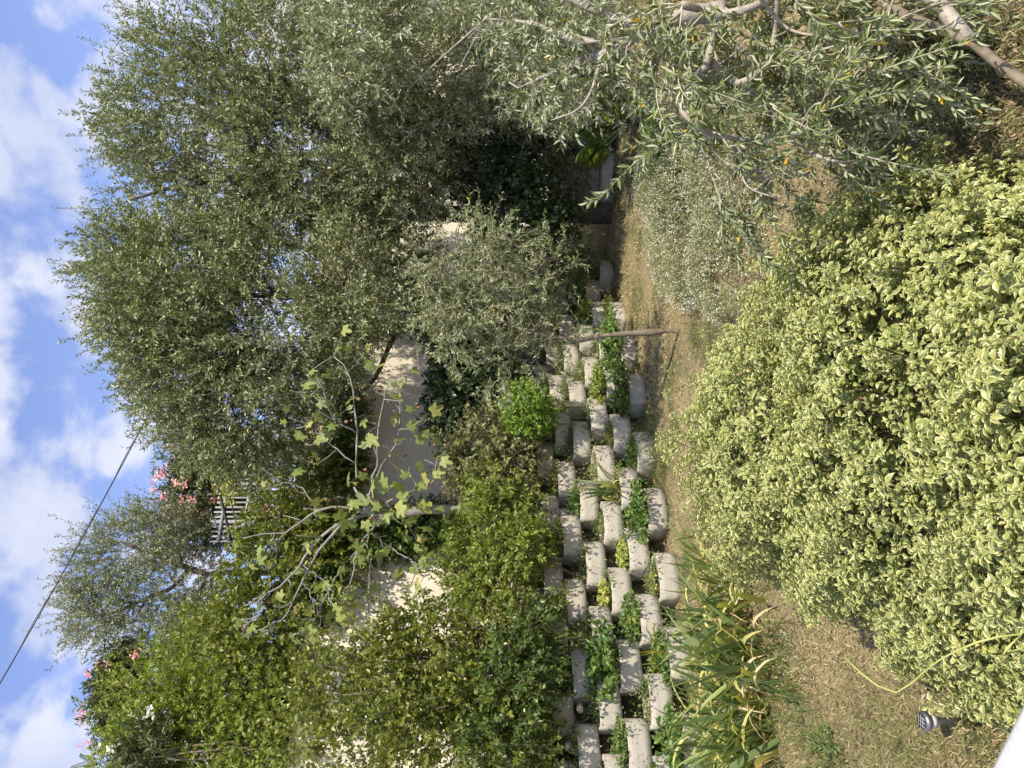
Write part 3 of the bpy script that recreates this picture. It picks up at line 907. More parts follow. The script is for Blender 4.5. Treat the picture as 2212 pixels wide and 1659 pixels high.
# foreground olive: bare pale limbs and big leaves close to the balcony
def near_olive():
    d = 3.3
    t = thing('olive_tree', 'nearest olive, its pale crooked limbs and large leaves reaching over the variegated bush', 'tree', ground(2.6, 3.1))
    tr = Acc()
    main = [ground(2.6, 3.1) - [0, 0, .05], np.array([2.45, 3.1, .45]), P(2212, 0, 3.15) + [.35, 0, .1]]
    tube(tr, smoothline(main + [P(2120, -60, 3.2)], 14), np.linspace(.085, .06, 14), 10, wob=.05)
    tube(tr, smoothline([ground(2.5, 3.0), P(2300, 190, 2.9), P(2212, 167, 2.95), P(2157, 140, 3.0), P(2091, 87, 3.05), P(1974, 43, 3.1), P(1880, -10, 3.2)], 16), np.linspace(.03, .018, 16), 9, wob=.05)
    tr.build('trunk', M['twig'], t, smooth=True)
    sk = []
    lines = [([(1561, -60), (1561, 50), (1537, 77), (1534, 130), (1494, 173), (1474, 200), (1477, 247), (1517, 283), (1597, 300), (1657, 305), (1714, 307)], 3.35, .021, .008),
             ([(1714, 307), (1734, 317), (1774, 340), (1824, 350), (1884, 340)], 3.3, .008, .003),
             ([(1541, 137), (1570, 165), (1597, 180), (1630, 160), (1661, 137), (1674, 67), (1684, -40)], 3.3, .015, .012),
             ([(1597, 178), (1640, 210), (1690, 215)], 3.3, .007, .003),
             ([(1484, 197), (1540, 150), (1604, 103)], 3.3, .007, .004),
             ([(1474, 10), (1520, 22), (1564, 30), (1640, 10), (1700, -30)], 3.4, .016, .018),
             ([(1717, 303), (1780, 215), (1831, 137), (1871, 77)], 3.15, .005, .0025),
             ([(1604, 300), (1601, 367), (1621, 407), (1681, 428)], 3.4, .007, .003),
             ([(1517, 283), (1560, 345), (1640, 370), (1760, 380)], 3.5, .005, .002),
             ([(1661, 137), (1740, 115), (1800, 100), (1900, 60)], 3.3, .008, .003),
             ([(1537, 290), (1528, 340), (1545, 400), (1560, 440)], 3.4, .005, .002),
             ([(1480, 235), (1560, 230), (1650, 190)], 3.45, .005, .003),
             ([(1630, -20), (1700, 60), (1780, 80)], 3.2, .009, .004)]
    for pl, dd, r0, r1 in lines:
        q = smoothline([P(x, y, dd - .2 + .1 * math.sin(i * 1.7)) for i, (x, y) in enumerate(pl)], 18)
        B = Acc(); tube(B, q, np.linspace(r0, r1, 18) * (1 + .06 * rng.normal(size=18)), 8, wob=.04)
        B.build('branch', M['grey_bark'], t, smooth=True)
        sk.append(q)
    for pl, r0, r1 in [([P(2091, 87, 3.05), P(1990, -20, 3.2), P(1800, -70, 3.2), P(1561, -60, 3.15)], .034, .024), ([P(1990, -20, 3.2), P(1760, -50, 3.15), P(1684, -40, 3.1)], .02, .016)]:
        B = Acc(); tube(B, smoothline(pl, 16), np.linspace(r0, r1, 16), 8); B.build('branch', M['grey_bark'], t, smooth=True)
    # leafy shoots
    a = Acc(); S = Acc(); ol = []
    shoots = []
    sprigs = [([(1474, 293), (1407, 327), (1354, 367), (1304, 420), (1272, 433)], 3.1), ([(1450, -10), (1385, 55), (1330, 110), (1290, 155)], 3.2),
              ([(1420, 318), (1390, 360), (1392, 400)], 3.1), ([(1474, 295), (1420, 300), (1360, 318)], 3.15), ([(1560, 440), (1590, 470)], 3.4)]
    for pl, dd in sprigs:
        shoots.append(smoothline([P(x, y, dd) for x, y in pl], 10))
    ske = np.vstack(sk)
    lobes = [(1720, 20, 330, 60), (1560, 60, 120, 60), (1600, 170, 190, 150), (1800, 130, 200, 130), (1700, 290, 150, 90), (1850, 270, 110, 90), (1960, 110, 120, 110), (1960, 50, 130, 60), (1600, 400, 60, 60), (1420, 60, 110, 60), (1500, 130, 90, 110), (2050, 30, 130, 50)]
    wts = np.array([r * s for _, _, r, s in lobes], float); wts /= wts.sum()
    for i in range(330):
        x, y, rx, ry = lobes[rng.choice(len(lobes), p=wts)]
        th, rr = rng.uniform(0, 6.28), rng.random() ** .5
        p0 = P(x + rx * rr * math.cos(th), y + ry * rr * math.sin(th), 3.3 + rng.normal() * .22)
        v = p0 - ske[((ske - p0) ** 2).sum(1).argmin()]
        dr = unit(unit(v) * .5 + rng.normal(size=3) * .6 + np.array([-.3, 0, .0]))
        ln = rng.uniform(.16, .36)
        q = p0 + dr * np.linspace(0, ln, 10)[:, None]; q[:, 2] -= .10 * np.linspace(0, 1, 10) ** 2
        shoots.append(q)
        if i % 3 == 0:
            b = ske[((ske - p0) ** 2).sum(1).argmin()]
            tube(S, smoothline([b, (b + p0) / 2 + rng.normal(size=3) * .04, p0], 6), np.linspace(.0045, .003, 6), 5)
    Ps, Ds, Ns = [], [], []
    for q in shoots:
        tube(S, q, np.linspace(.003, .0014, len(q)), 5)
        ln = np.linalg.norm(np.diff(q, axis=0), axis=1).sum()
        npair = max(5, int(ln / .019))
        for j in range(npair):
            f = (.12 + .88 * j / (npair - 1)) * (len(q) - 1)
            i0 = min(int(f), len(q) - 2); p = q[i0] + (q[i0 + 1] - q[i0]) * (f - i0)
            tg = unit(q[i0 + 1] - q[i0])
            r1 = unit(np.cross(tg, [math.cos(j * 1.57), math.sin(j * 1.57), .8]))
            for s_ in (-1, 1):
                if rng.random() < .12: continue
                Ps.append(p); Ds.append(unit(tg * .75 + s_ * r1 * .75 + rng.normal(size=3) * .12))
                Ns.append(unit(np.cross(Ds[-1], rng.normal(size=3)) + np.array([0, -.2, 1.1])))
    Ps, Ds, Ns = np.array(Ps), np.array(Ds), np.array(Ns)
    n = len(Ps); Ls = rng.uniform(.036, .062, n); Ws = Ls * rng.uniform(.21, .29, n)
    near = np.argsort(np.linalg.norm(Ps - EYE, axis=1) - Ls * 8)[:300]
    msk = np.zeros(n, bool); msk[near] = True
    leaf_objects(t, T_OLIVE, M['olive_near'], Ps[msk], Ds[msk], Ns[msk], Ls[msk], Ws[msk], nvar=8)
    leaves(a, T_OLIVE, Ps[~msk], Ds[~msk], Ns[~msk], Ls[~msk], Ws[~msk], rng.random(n - 300))
    o = a.build('foliage', M['olive_near'], t); o['kind'] = 'stuff'
    S.build('shoots', M['pale_twig'], t)['kind'] = 'stuff'
    # green olives
    fm = Acc()
    th = np.linspace(0, np.pi, 7); ph = np.linspace(0, 2 * np.pi, 8, endpoint=False)
    V = np.array([(.36 * math.sin(x) * math.cos(y), .36 * math.sin(x) * math.sin(y), .5 * math.cos(x)) for x in th for y in ph])
    F = np.array([(i * 8 + j, i * 8 + (j + 1) % 8, i * 8 + 8 + (j + 1) % 8, i * 8 + 8 + j) for i in range(6) for j in range(8)])
    fm.add(V, F[:, ::-1]); me = fm.mesh('olive', M['olive_fruit'], True)
    for x, y in [(1800, 72), (1768, 10), (1771, 17), (1650, 304), (1870, 55), (1700, 250), (1560, 90)]:
        fo = link('olive', me, t); fo.matrix_basis = Matrix.Translation(tuple(P(x, y, 3.1))) @ Matrix.Diagonal((.017, .017, .02, 1))
near_olive()

# ------------------------------------------------------------------ variegated bush in front
PIT = [(np.array([-.42, 4.55, .25]), np.array([.92, .95, .78])), (np.array([-.2, 3.3, .12]), np.array([1.12, 1.15, .72])), (np.array([.32, 3.6, .15]), np.array([.72, 1.2, .72])),
       (np.array([-.28, 2.35, .05]), np.array([.92, .62, .68])), (np.array([-.55, 3.9, .1]), np.array([.78, .9, .72])), (np.array([-.82, 2.75, .0]), np.array([.52, .62, .52])), (np.array([-1.08, 3.2, .0]), np.array([.40, .55, .40]))]
def pitto():
    t = thing('variegated_shrub', 'big mounded shrub with cream edged green leaves filling the front of the lawn', 'shrub', (-.2, 3.5, 0))
    n = 23500
    B, O, k = sample_shell(PIT, n, .74)
    rad = np.stack([np.linalg.norm((B - c) / r, axis=1) for c, r in PIT], 1)
    rad[np.arange(n), k] = 2
    keep = (rad.min(1) > .84) & (B[:, 2] > .02)
    B, O = B[keep], O[keep]
    # uneven surface: shoots stand proud, hollows sink
    bumpy = .04 * np.sin(B[:, 0] * 7.1 + 1) * np.sin(B[:, 1] * 6.3) + .05 * np.sin(B[:, 0] * 13.7 + B[:, 1] * 9.1) + .05 * np.sin(B[:, 2] * 15 + B[:, 1] * 5)
    B = B + O * (bumpy + rng.normal(size=len(B)) * .03)[:, None]
    n = len(B)
    ax = unit(O * .8 + np.array([.12, -.1, .75]) + rng.normal(size=(n, 3)) * .33)
    tall = rng.random(n) < .05
    B[tall] += ax[tall] * rng.uniform(.04, .14, (tall.sum(), 1))
    nl = 9
    ref = unit(np.cross(ax, rng.normal(size=(n, 3)))); ref2 = np.cross(ax, ref)
    ang = np.arange(nl) * 2.399 + rng.uniform(0, 6, (n, 1)); ang = ang + rng.normal(size=ang.shape) * .15
    op = np.linspace(.15, 1.0, nl)[None] + rng.normal(size=(n, nl)) * .12        # inner leaves upright, outer open
    rd = np.cos(ang)[..., None] * ref[:, None] + np.sin(ang)[..., None] * ref2[:, None]
    D = unit(ax[:, None] * (1.05 - op)[..., None] + rd * (.25 + op)[..., None])
    N = unit(ax[:, None] * (.25 + op)[..., None] - rd * (1.05 - op)[..., None] + rng.normal(size=D.shape) * .22)
    size = rng.uniform(.8, 1.15, (n, 1)) * (.55 + .5 * op)
    pos = B[:, None] + rd * .004 - ax[:, None] * (np.linspace(0, .035, nl)[None, :, None])
    m_ = n * nl
    pos, D, N = pos.reshape(-1, 3), D.reshape(-1, 3), N.reshape(-1, 3)
    L = .041 * size.ravel(); W = L * rng.uniform(.40, .54, m_)
    R = np.clip(np.repeat(rng.normal(.45, .15, n), nl) + rng.normal(0, .15, m_), 0, 1)
    # the 300 leaves that show largest are parts of their own
    v = pos - EYE; dep = v @ FWD
    px = -(v @ UPV) / dep; py = (v @ RGT) / dep
    inside = (px < .66) & (np.abs(py) < .47)
    facing = -(N * unit(v)).sum(1)
    depth_in = np.stack([np.linalg.norm((pos - c) / r, axis=1) for c, r in PIT], 1).min(1)
    score = np.where(inside & (facing > .45) & (depth_in > .98), L / dep * facing, 0)
    big = np.argsort(-score)[:300]
    msk = np.zeros(m_, bool); msk[big] = True
    leaf_objects(t, T_PITTO, M['pitto'], pos[msk], D[msk], N[msk], L[msk] * 1.06, W[msk], nvar=8)
    a = Acc()
    leaves(a, T_PITTO_LOW, pos[~msk], D[~msk], N[~msk], L[~msk], W[~msk], R[~msk])
    # inner leaf layer in the darker greens, closing the gaps
    q, oo, _ = sample_shell(PIT, 15000, .70)
    q = q * np.array([.94, .97, .86]) + np.array([-.01, .1, 0])
    q = q[q[:, 2] > .04]
    leaves(a, T_OVAL, q, randdir(len(q)), randdir(len(q)) * .7 + [0, -.3, .8], .055, .032, rng.random(len(q)) * .5)
    o = a.build('foliage', M['pitto'], t); o['kind'] = 'stuff'
    s = Acc()
    k = rng.permutation(n)[:420]
    root = np.array([-.2, 3.4, 0.0]) + (B[k] - np.array([-.2, 3.4, 0])) * np.array([.45, .45, .2])
    inner = B[k] - ax[k] * rng.uniform(.15, .3, (len(k), 1))
    C = np.stack([root * .35 + inner * .65, inner, B[k] - ax[k] * .08, B[k]], 1)
    twigs(s, C, .0045, .002, 4, 0)
    s.build('stems', M['dark_twig'], t)
    dr = Acc()
    kk = rng.permutation(n)[:40]
    p = B[kk] - ax[kk] * .06
    for q in range(3):
        leaves(dr, T_OVATE, p + rng.normal(size=p.shape) * .02, randdir(40), randdir(40), .045, .026, rng.random(40))
    dr.build('dead_leaves', M['rust'], t)
pitto()

# ------------------------------------------------------------------ fig tree
def fig():
    d = 9.7
    base = Pg(1060, 1112, d)
    t = thing('fig_tree', 'sprawling fig tree with smooth grey trunk, bare twisting twigs and few lobed leaves', 'tree', base)
    tr = Acc()
    tube(tr, smoothline([base - [0, 0, .1], P(1030, 1106, d), P(980, 1101, d), P(920, 1101, d), P(860, 1111, d), P(815, 1116, d), P(785, 1100, d)], 20),
         np.linspace(.072, .054, 20), 12, wob=.02)
    tr.build('trunk', M['fig_bark'], t, smooth=True)
    ends = []; sm = Acc()
    lines = [([(830, 1113), (770, 1073), (767, 1020), (770, 937), (767, 887), (754, 803), (720, 770)], .034),
             ([(815, 1110), (800, 1053), (814, 1003), (817, 940), (825, 887), (833, 840)], .03), ([(817, 1108), (804, 1050), (847, 970), (862, 927), (864, 887), (872, 835)], .028),
             ([(862, 930), (897, 917), (916, 898)], .013), ([(850, 1112), (837, 1085), (887, 1063), (924, 1050), (937, 1027), (944, 990)], .022), ([(935, 1030), (950, 1005), (958, 985)], .01),
             ([(770, 937), (720, 900), (690, 850), (655, 850)], .014), ([(767, 1000), (715, 960), (680, 920), (640, 925)], .014), ([(754, 803), (775, 780), (810, 770)], .009),
             ([(815, 1116), (770, 1122), (717, 1139), (650, 1216), (617, 1256), (567, 1293), (527, 1308)], .036), ([(740, 1130), (690, 1190), (653, 1256), (627, 1313), (600, 1345), (545, 1365)], .026),
             ([(800, 1112), (740, 1095), (687, 1106), (617, 1149), (567, 1156), (525, 1163)], .026), ([(617, 1149), (580, 1190), (540, 1215)], .012), ([(567, 1293), (560, 1330), (520, 1355)], .009),
             ([(835, 1116), (800, 1150), (780, 1176), (764, 1223), (757, 1266), (735, 1310)], .026), ([(785, 1168), (800, 1195), (799, 1239), (795, 1312)], .017),
             ([(800, 1150), (829, 1176), (817, 1249), (840, 1300)], .018), ([(829, 1172), (880, 1205), (900, 1230)], .012), ([(757, 1266), (740, 1290), (745, 1320)], .009),
             ([(687, 1106), (660, 1060), (620, 1040), (570, 1060)], .014), ([(650, 1216), (700, 1260), (715, 1310)], .015), ([(860, 1111), (885, 1140), (900, 1165)], .012),
             ([(653, 1256), (680, 1300), (670, 1350)], .012), ([(764, 1223), (735, 1240), (700, 1290), (660, 1390)], .014)]
    for i, (pl, r0) in enumerate(lines):
        q = smoothline([P(x, y, d - .75 * math.sin(i * 2.3) * j / len(pl)) for j, (x, y) in enumerate(pl)], 14)
        q[1:-1] += rng.normal(size=(12, 3)) * .012
        br = Acc(); tube(br, q, np.linspace(r0 * .68, max(.006, r0 * .24), 14) * (1 + .08 * rng.normal(size=14)), 7, wob=.04)
        br.build('branch', M['fig_bark'], t, smooth=True)
        ends.append(q)
        for e in range(5):
            p = q[rng.integers(4, 14)]
            v = unit(unit(q[-1] - q[0]) + rng.normal(size=3) * .8) * rng.uniform(.12, .32)
            q2 = smoothline([p, p + v * .5 + rng.normal(size=3) * .02, p + v + np.array([0, 0, .04])], 7)
            tube(sm, q2, np.linspace(.009, .005, 7), 5)
            ends.append(q2)
    sm.build('twigs', M['fig_bark'], t, smooth=True)['kind'] = 'stuff'
    # lobed leaf: five fingers
    out = []
    for ang, r in [(-178, .12), (-140, .42), (-118, .56), (-100, .50), (-80, .54), (-64, .78), (-48, .82), (-35, .58), (-24, .60), (-13, .90), (0, 1.0), (13, .90), (24, .60), (35, .58), (48, .82),
                   (64, .78), (80, .54), (100, .50), (118, .56), (140, .42), (178, .12)]:
        a_ = math.radians(ang); out.append((.28 + r * .72 * math.cos(a_), r * .62 * math.sin(a_), -.30 * r * r + .16 * abs(math.sin(a_)) * r))
    V = np.array([(.28, 0, 0)] + out); n = len(out)
    F = np.array([(0, i + 1, i + 2) for i in range(n - 1)] + [(0, n, 1)])
    S = np.array([(.3, 0)] + [(.7, 1 if abs(y) > .1 else .05) for x, y, z in out])
    Ps, Ds, Ns, Ls = [], [], [], []
    st = Acc()
    for q in ends:
        for j in range(rng.integers(1, 4) if len(q) > 8 else rng.integers(0, 3)):
            p = q[-1] if j == 0 else q[rng.integers(len(q) // 2, len(q))]
            v = unit(rng.normal(size=3) + np.array([0, -.2, .25])); pl = rng.uniform(.05, .12)
            e = p + v * pl
            tube(st, [p, (p + e) / 2, e], [.003, .0025, .002], 4)
            Ps.append(e); Ds.append(unit(v * .6 + rng.normal(size=3) * .3 + np.array([0, 0, -.55])))
            Ns.append(unit(np.array([.3, -.45, .75]) + rng.normal(size=3) * .8)); Ls.append(rng.uniform(.10, .21))
    for i in range(64):          # the cluster round the fork
        p = P(835 + rng.normal() * 55, 1095 + rng.normal() * 55, d - .3 + rng.normal() * .25)
        Ps.append(p); Ds.append(unit(rng.normal(size=3) + np.array([0, -.2, -.4]))); Ns.append(unit(np.array([.3, -.45, .75]) + rng.normal(size=3) * .8)); Ls.append(rng.uniform(.14, .23))
        tube(st, [p, p + rng.normal(size=3) * .05 + [0, .08, 0]], [.002, .003], 4)
    Ps, Ds, Ns, Ls = map(np.array, (Ps, Ds, Ns, Ls))
    leaf_objects(t, (V, F, S), M['fig'], Ps, Ds, Ns, Ls, Ls * rng.uniform(.85, 1.2, len(Ls)), nvar=8)
    st.build('leaf_stalks', M['lime'], t)['kind'] = 'stuff'
    fr = Acc()
    prof = [(0, 0), (.10, .12), (.3, .34), (.55, .5), (.8, .42), (.95, .2), (1, 0)]
    ph = np.linspace(0, 2 * np.pi, 9, endpoint=False)
    V = np.array([(r * math.cos(y), r * math.sin(y), z) for z, r in prof for y in ph])
    F = np.array([(i * 9 + j, i * 9 + (j + 1) % 9, i * 9 + 9 + (j + 1) % 9, i * 9 + 9 + j) for i in range(6) for j in range(9)])
    fr.add(V, F); me = fr.mesh('fig', M['fig_fruit'], True)
    for x, y in [(836, 868), (896, 873), (899, 880), (743, 911), (935, 960), (870, 985), (838, 985), (784, 1015), (905, 1166), (516, 1352), (633, 1313), (638, 1322), (755, 1268), (768, 1166), (796, 1119), (700, 1078), (722, 1095), (770, 862)]:
        o = link('fig', me, t); s = rng.uniform(.042, .055)
        o.matrix_basis = Matrix.Translation(tuple(P(x, y, d - .35))) @ Matrix.Rotation(rng.uniform(2.2, 3.6), 4, 'X') @ Matrix.Diagonal((s * .9, s * .9, s * 1.15, 1))
fig()

# ------------------------------------------------------------------ hedges, shrubs, climbers
def shrub(name, label, cat, ells, mat, fol, twigmat='twig', group=None, stems=8, base=None, extra=None, stem_r=.02, z0=None):
    c = np.mean([e[0] for e in ells], axis=0)
    base_in = base
    if base is None: base = np.array([c[0], c[1], float(gz([c[:2]])[0]) if z0 is None else z0])
    t = thing(name, label, cat, base, group)
    s = Acc()
    cs, _, _ = sample_shell(ells, max(stems, 1), .1)
    for q in cs:
        b = base + np.array([rng.normal() * .1, rng.normal() * .1, -.05])
        b[:2] += (q[:2] - base[:2]) * .4 - (PN[70] * .3 if z0 is None and base_in is None else 0)
        if z0 is None and base_in is None: b[2] = float(gz([b[:2]])[0]) - .05
        tube(s, smoothline([b, (b + q) / 2 + rng.normal(size=3) * .08, q], 7), np.linspace(stem_r, stem_r * .3, 7), 5)
    if stems: s.build('stems', M[twigmat], t)['kind'] = 'stuff'
    a = Acc()
    for f in fol: foliage(a, ells, **f)
    a.build('foliage', [M[mat], M[twigmat]], t)
    if extra:
        fmat, nf, fs, shell = extra
        f = Acc()
        p, o, _ = sample_shell(ells, nf, shell)
        p = p + o * (.36 if fs > .02 else fs * 5)
        for q in range(9 if fs > .02 else 5):
            pp = p + rng.normal(size=p.shape) * fs * (.9 if fs > .02 else 2.6)
            for r in range(3):
                leaves(f, T_DIAMOND, pp, randdir(nf) + np.array([0, -.2, .3]), np.tile([.2, -.8, .6], (nf, 1)) + rng.normal(size=(nf, 3)) * .3, fs, fs * .8, rng.random(nf))
        f.build('blossom', M[fmat], t)
    return t

dS = 8.5
shrub('leafy_shrub', 'large yellow green leafy shrub between the near blocks and the cream wall', 'shrub',
      [E(940, 1570, 8.5, 200, 110, .7), E(830, 1440, 8.8, 130, 90, .6), E(1040, 1490, 8.5, 110, 150, .7), E(1080, 1350, 8.9, 85, 90, .6), E(740, 1630, 8.7, 110, 80, .6),
       E(1110, 1620, 8.1, 80, 70, .5), E(920, 1390, 8.9, 90, 90, .5), E(720, 1510, 9.0, 80, 80, .45), E(900, 1480, 8.6, 130, 80, .5)], 'privet',
      [dict(n_tw=1800, tl=.34, lf=13, twig_frac=.6, L=.072, W=.041, tm=T_OVAL, up=.5, droop=.15, shell=.35, clump=130, cl_r=.25, lift=.8),
       dict(n_tw=260, tl=.5, lf=15, L=.06, W=.03, tm=T_OVAL, up=.9, droop=.1, shell=.9, spread=.5, lift=.8)], stems=16)
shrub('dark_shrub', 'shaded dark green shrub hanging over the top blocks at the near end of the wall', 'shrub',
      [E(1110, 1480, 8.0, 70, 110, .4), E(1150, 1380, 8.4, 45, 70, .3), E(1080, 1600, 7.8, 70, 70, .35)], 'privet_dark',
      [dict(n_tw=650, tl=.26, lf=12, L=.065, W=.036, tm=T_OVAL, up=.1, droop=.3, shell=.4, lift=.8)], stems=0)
shrub('yellow_green_hedge', 'loose yellow green hedge around the foot of the fig trunk', 'hedge',
      [E(1075, 1240, 9.1, 75, 80, .5), E(1060, 1150, 9.4, 70, 70, .5), E(1090, 1070, 9.7, 60, 70, .45), E(1020, 1180, 9.6, 55, 60, .4), E(1120, 1170, 9.0, 60, 80, .35), E(1010, 1280, 9.3, 70, 50, .4)], 'lime',
      [dict(n_tw=1800, tl=.24, lf=13, L=.058, W=.029, tm=T_OVAL, up=.6, droop=.12, shell=.35, clump=110, cl_r=.2, lift=.8)], stems=12)
shrub('creeper_bank', 'tangled pale leaved creeper with dry stems beside the fig, above the blocks', 'creeper',
      [E(1040, 960, 10.3, 65, 75, .4), E(1000, 1000, 10.5, 50, 60, .35), E(1090, 1000, 9.9, 55, 60, .35), E(1100, 930, 10.2, 45, 40, .3)], 'thyme',
      [dict(n_tw=520, tl=.26, lf=10, L=.07, W=.045, tm=T_OVAL, up=.3, droop=.3, shell=.3, lift=.9, lang=1.0),
       dict(n_tw=300, tl=.4, lf=4, L=.05, W=.03, tm=T_OVAL, up=.6, droop=.4, shell=.5)], stems=0)
shrub('round_bush', 'small round bright green bush standing on top of the block wall', 'bush',
      [E(1140, 890, 10.0, 52, 58, .36)], 'mint',
      [dict(n_tw=620, tl=.15, lf=11, L=.046, W=.028, tm=T_OVAL, up=.3, droop=.2, shell=.45, lift=.9)], twigmat='green_twig', stems=8, stem_r=.006)
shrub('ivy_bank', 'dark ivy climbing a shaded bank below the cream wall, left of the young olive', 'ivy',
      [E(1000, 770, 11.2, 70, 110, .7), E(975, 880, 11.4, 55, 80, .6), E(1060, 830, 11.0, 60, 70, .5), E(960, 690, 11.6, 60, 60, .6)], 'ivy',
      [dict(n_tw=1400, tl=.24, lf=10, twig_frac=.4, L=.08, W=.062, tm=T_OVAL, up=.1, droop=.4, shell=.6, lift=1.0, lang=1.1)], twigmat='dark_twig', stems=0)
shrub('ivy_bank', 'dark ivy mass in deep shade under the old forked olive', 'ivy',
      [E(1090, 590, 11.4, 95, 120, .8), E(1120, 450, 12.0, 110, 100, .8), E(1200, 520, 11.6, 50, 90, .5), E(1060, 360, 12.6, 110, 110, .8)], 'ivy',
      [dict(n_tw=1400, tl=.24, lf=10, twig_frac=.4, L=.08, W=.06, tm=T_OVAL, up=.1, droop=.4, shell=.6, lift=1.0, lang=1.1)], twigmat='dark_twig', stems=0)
for lab, el in [('dark climber trailing down the cream wall below the fig branches', [E(800, 1160, wd(1160) - .35, 70, 50, .3), E(880, 1150, wd(1150) - .35, 70, 45, .3), E(940, 1130, wd(1130) - .4, 45, 40, .3)]),
                ('dark climber hanging over the cream wall beneath the broad olive', [E(735, 900, wd(900) - .15, 45, 80, .15), E(730, 1010, wd(1010) - .15, 45, 70, .15), E(700, 830, wd(830) - .2, 55, 70, .15)]),
                ('dark ivy curtain over the cream wall behind the old forked olive', [E(760, 480, wd(480) - .2, 120, 110, .2), E(760, 620, wd(620) - .2, 100, 100, .2), E(860, 560, wd(560) - .25, 90, 120, .25), E(880, 680, wd(680) - .25, 60, 60, .2), E(780, 330, wd(330) - .3, 120, 110, .2)]),
                ('dull green creeper over the cream wall above the fig trunk', [E(680, 1290, wd(1290) - .25, 60, 90, .2), E(690, 1190, wd(1190) - .25, 60, 80, .2)])]:
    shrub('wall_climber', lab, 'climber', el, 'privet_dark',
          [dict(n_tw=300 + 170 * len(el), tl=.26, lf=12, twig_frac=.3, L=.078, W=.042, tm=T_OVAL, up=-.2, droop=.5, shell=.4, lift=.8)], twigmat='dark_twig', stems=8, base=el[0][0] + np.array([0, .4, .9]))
shrub('climbing_hedge', 'bright green jasmine like hedge cascading over the cream wall behind the fig', 'hedge',
      [E(620, 1240, 12.6, 110, 130, .8), E(625, 1120, 12.9, 70, 110, .7), E(680, 1090, 12.9, 80, 90, .5), E(665, 1010, 13.2, 75, 80, .5), E(560, 1340, 12.3, 110, 100, .8), E(700, 1200, 12.4, 90, 90, .5),
       E(660, 1360, 11.9, 70, 80, .5)], 'privet',
      [dict(n_tw=2000, tl=.34, lf=14, twig_frac=.5, L=.088, W=.042, tm=T_OVAL, up=.25, droop=.3, shell=.55, clump=150, cl_r=.4, lift=.8)], stems=12, z0=5.1)
shrub('climbing_hedge', 'billowing lime green climber crowning the near end of the cream wall, against the sky', 'hedge',
      [E(340, 1480, 12.8, 100, 100, .9), E(330, 1580, 12.4, 80, 80, .8), E(450, 1420, 12.6, 90, 100, .8), E(470, 1540, 12.2, 110, 110, .8), E(390, 1640, 12.0, 100, 60, .7)], 'lime',
      [dict(n_tw=1900, tl=.36, lf=14, twig_frac=.5, L=.085, W=.038, tm=T_OVAL, up=.3, droop=.25, shell=.55, clump=130, cl_r=.42, lift=.8)], stems=12, z0=5.1)
shrub('hanging_creeper', 'loose green creeper trailing down over the near stretch of cream wall', 'creeper',
      [E(530, 1450, 11.9, 75, 110, .5), E(520, 1590, 11.6, 70, 80, .5), E(600, 1510, 11.5, 45, 60, .3), E(565, 1640, 11.2, 50, 60, .35), E(630, 1580, 11.3, 35, 45, .25)], 'lime',
      [dict(n_tw=1200, tl=.34, lf=13, L=.078, W=.038, tm=T_OVAL, up=-.1, droop=.4, shell=.4, lift=.8)], stems=10, z0=5.1)

# oleanders on the top terrace
shrub('oleander', 'pink flowering oleander bush behind the grey fence on the top terrace', 'bush',
      [E(440, 1010, 15.9, 55, 45, .6), E(430, 1060, 16.0, 60, 50, .6), E(480, 1120, 15.8, 70, 60, .6), E(500, 970, 16.0, 50, 40, .5), E(545, 1055, 16.3, 45, 95, .4)], 'oleander',
      [dict(n_tw=1000, tl=.45, lf=15, twig_frac=.4, L=.12, W=.026, tm=T_LANCE, up=.9, droop=.05, shell=.3)], stems=12, z0=5.6, extra=('pink_petal', 120, .065, 1.0), group='oleanders on the top terrace')
shrub('oleander', 'dark oleander with a few salmon pink blooms over the lime climber', 'bush',
      [E(270, 1500, 13.6, 45, 50, .5), E(280, 1440, 13.8, 40, 40, .4), E(285, 1560, 13.5, 45, 40, .4)], 'oleander',
      [dict(n_tw=480, tl=.4, lf=16, L=.12, W=.026, tm=T_LANCE, up=.9, droop=.05, shell=.3)], stems=10, z0=5.6, extra=('pink_petal', 16, .05, .97), group='oleanders on the top terrace')
shrub('oleander', 'white flowering oleander with long dark leaves at the near end of the top terrace', 'bush',
      [E(345, 1625, 11.3, 50, 35, .35), E(320, 1600, 11.4, 30, 25, .25)], 'oleander',
      [dict(n_tw=90, tl=.34, lf=13, L=.16, W=.034, tm=T_LANCE, up=.9, droop=.1, shell=.3)], stems=8, z0=5.3, extra=('white_petal', 7, .06, .95), group='oleanders on the top terrace')

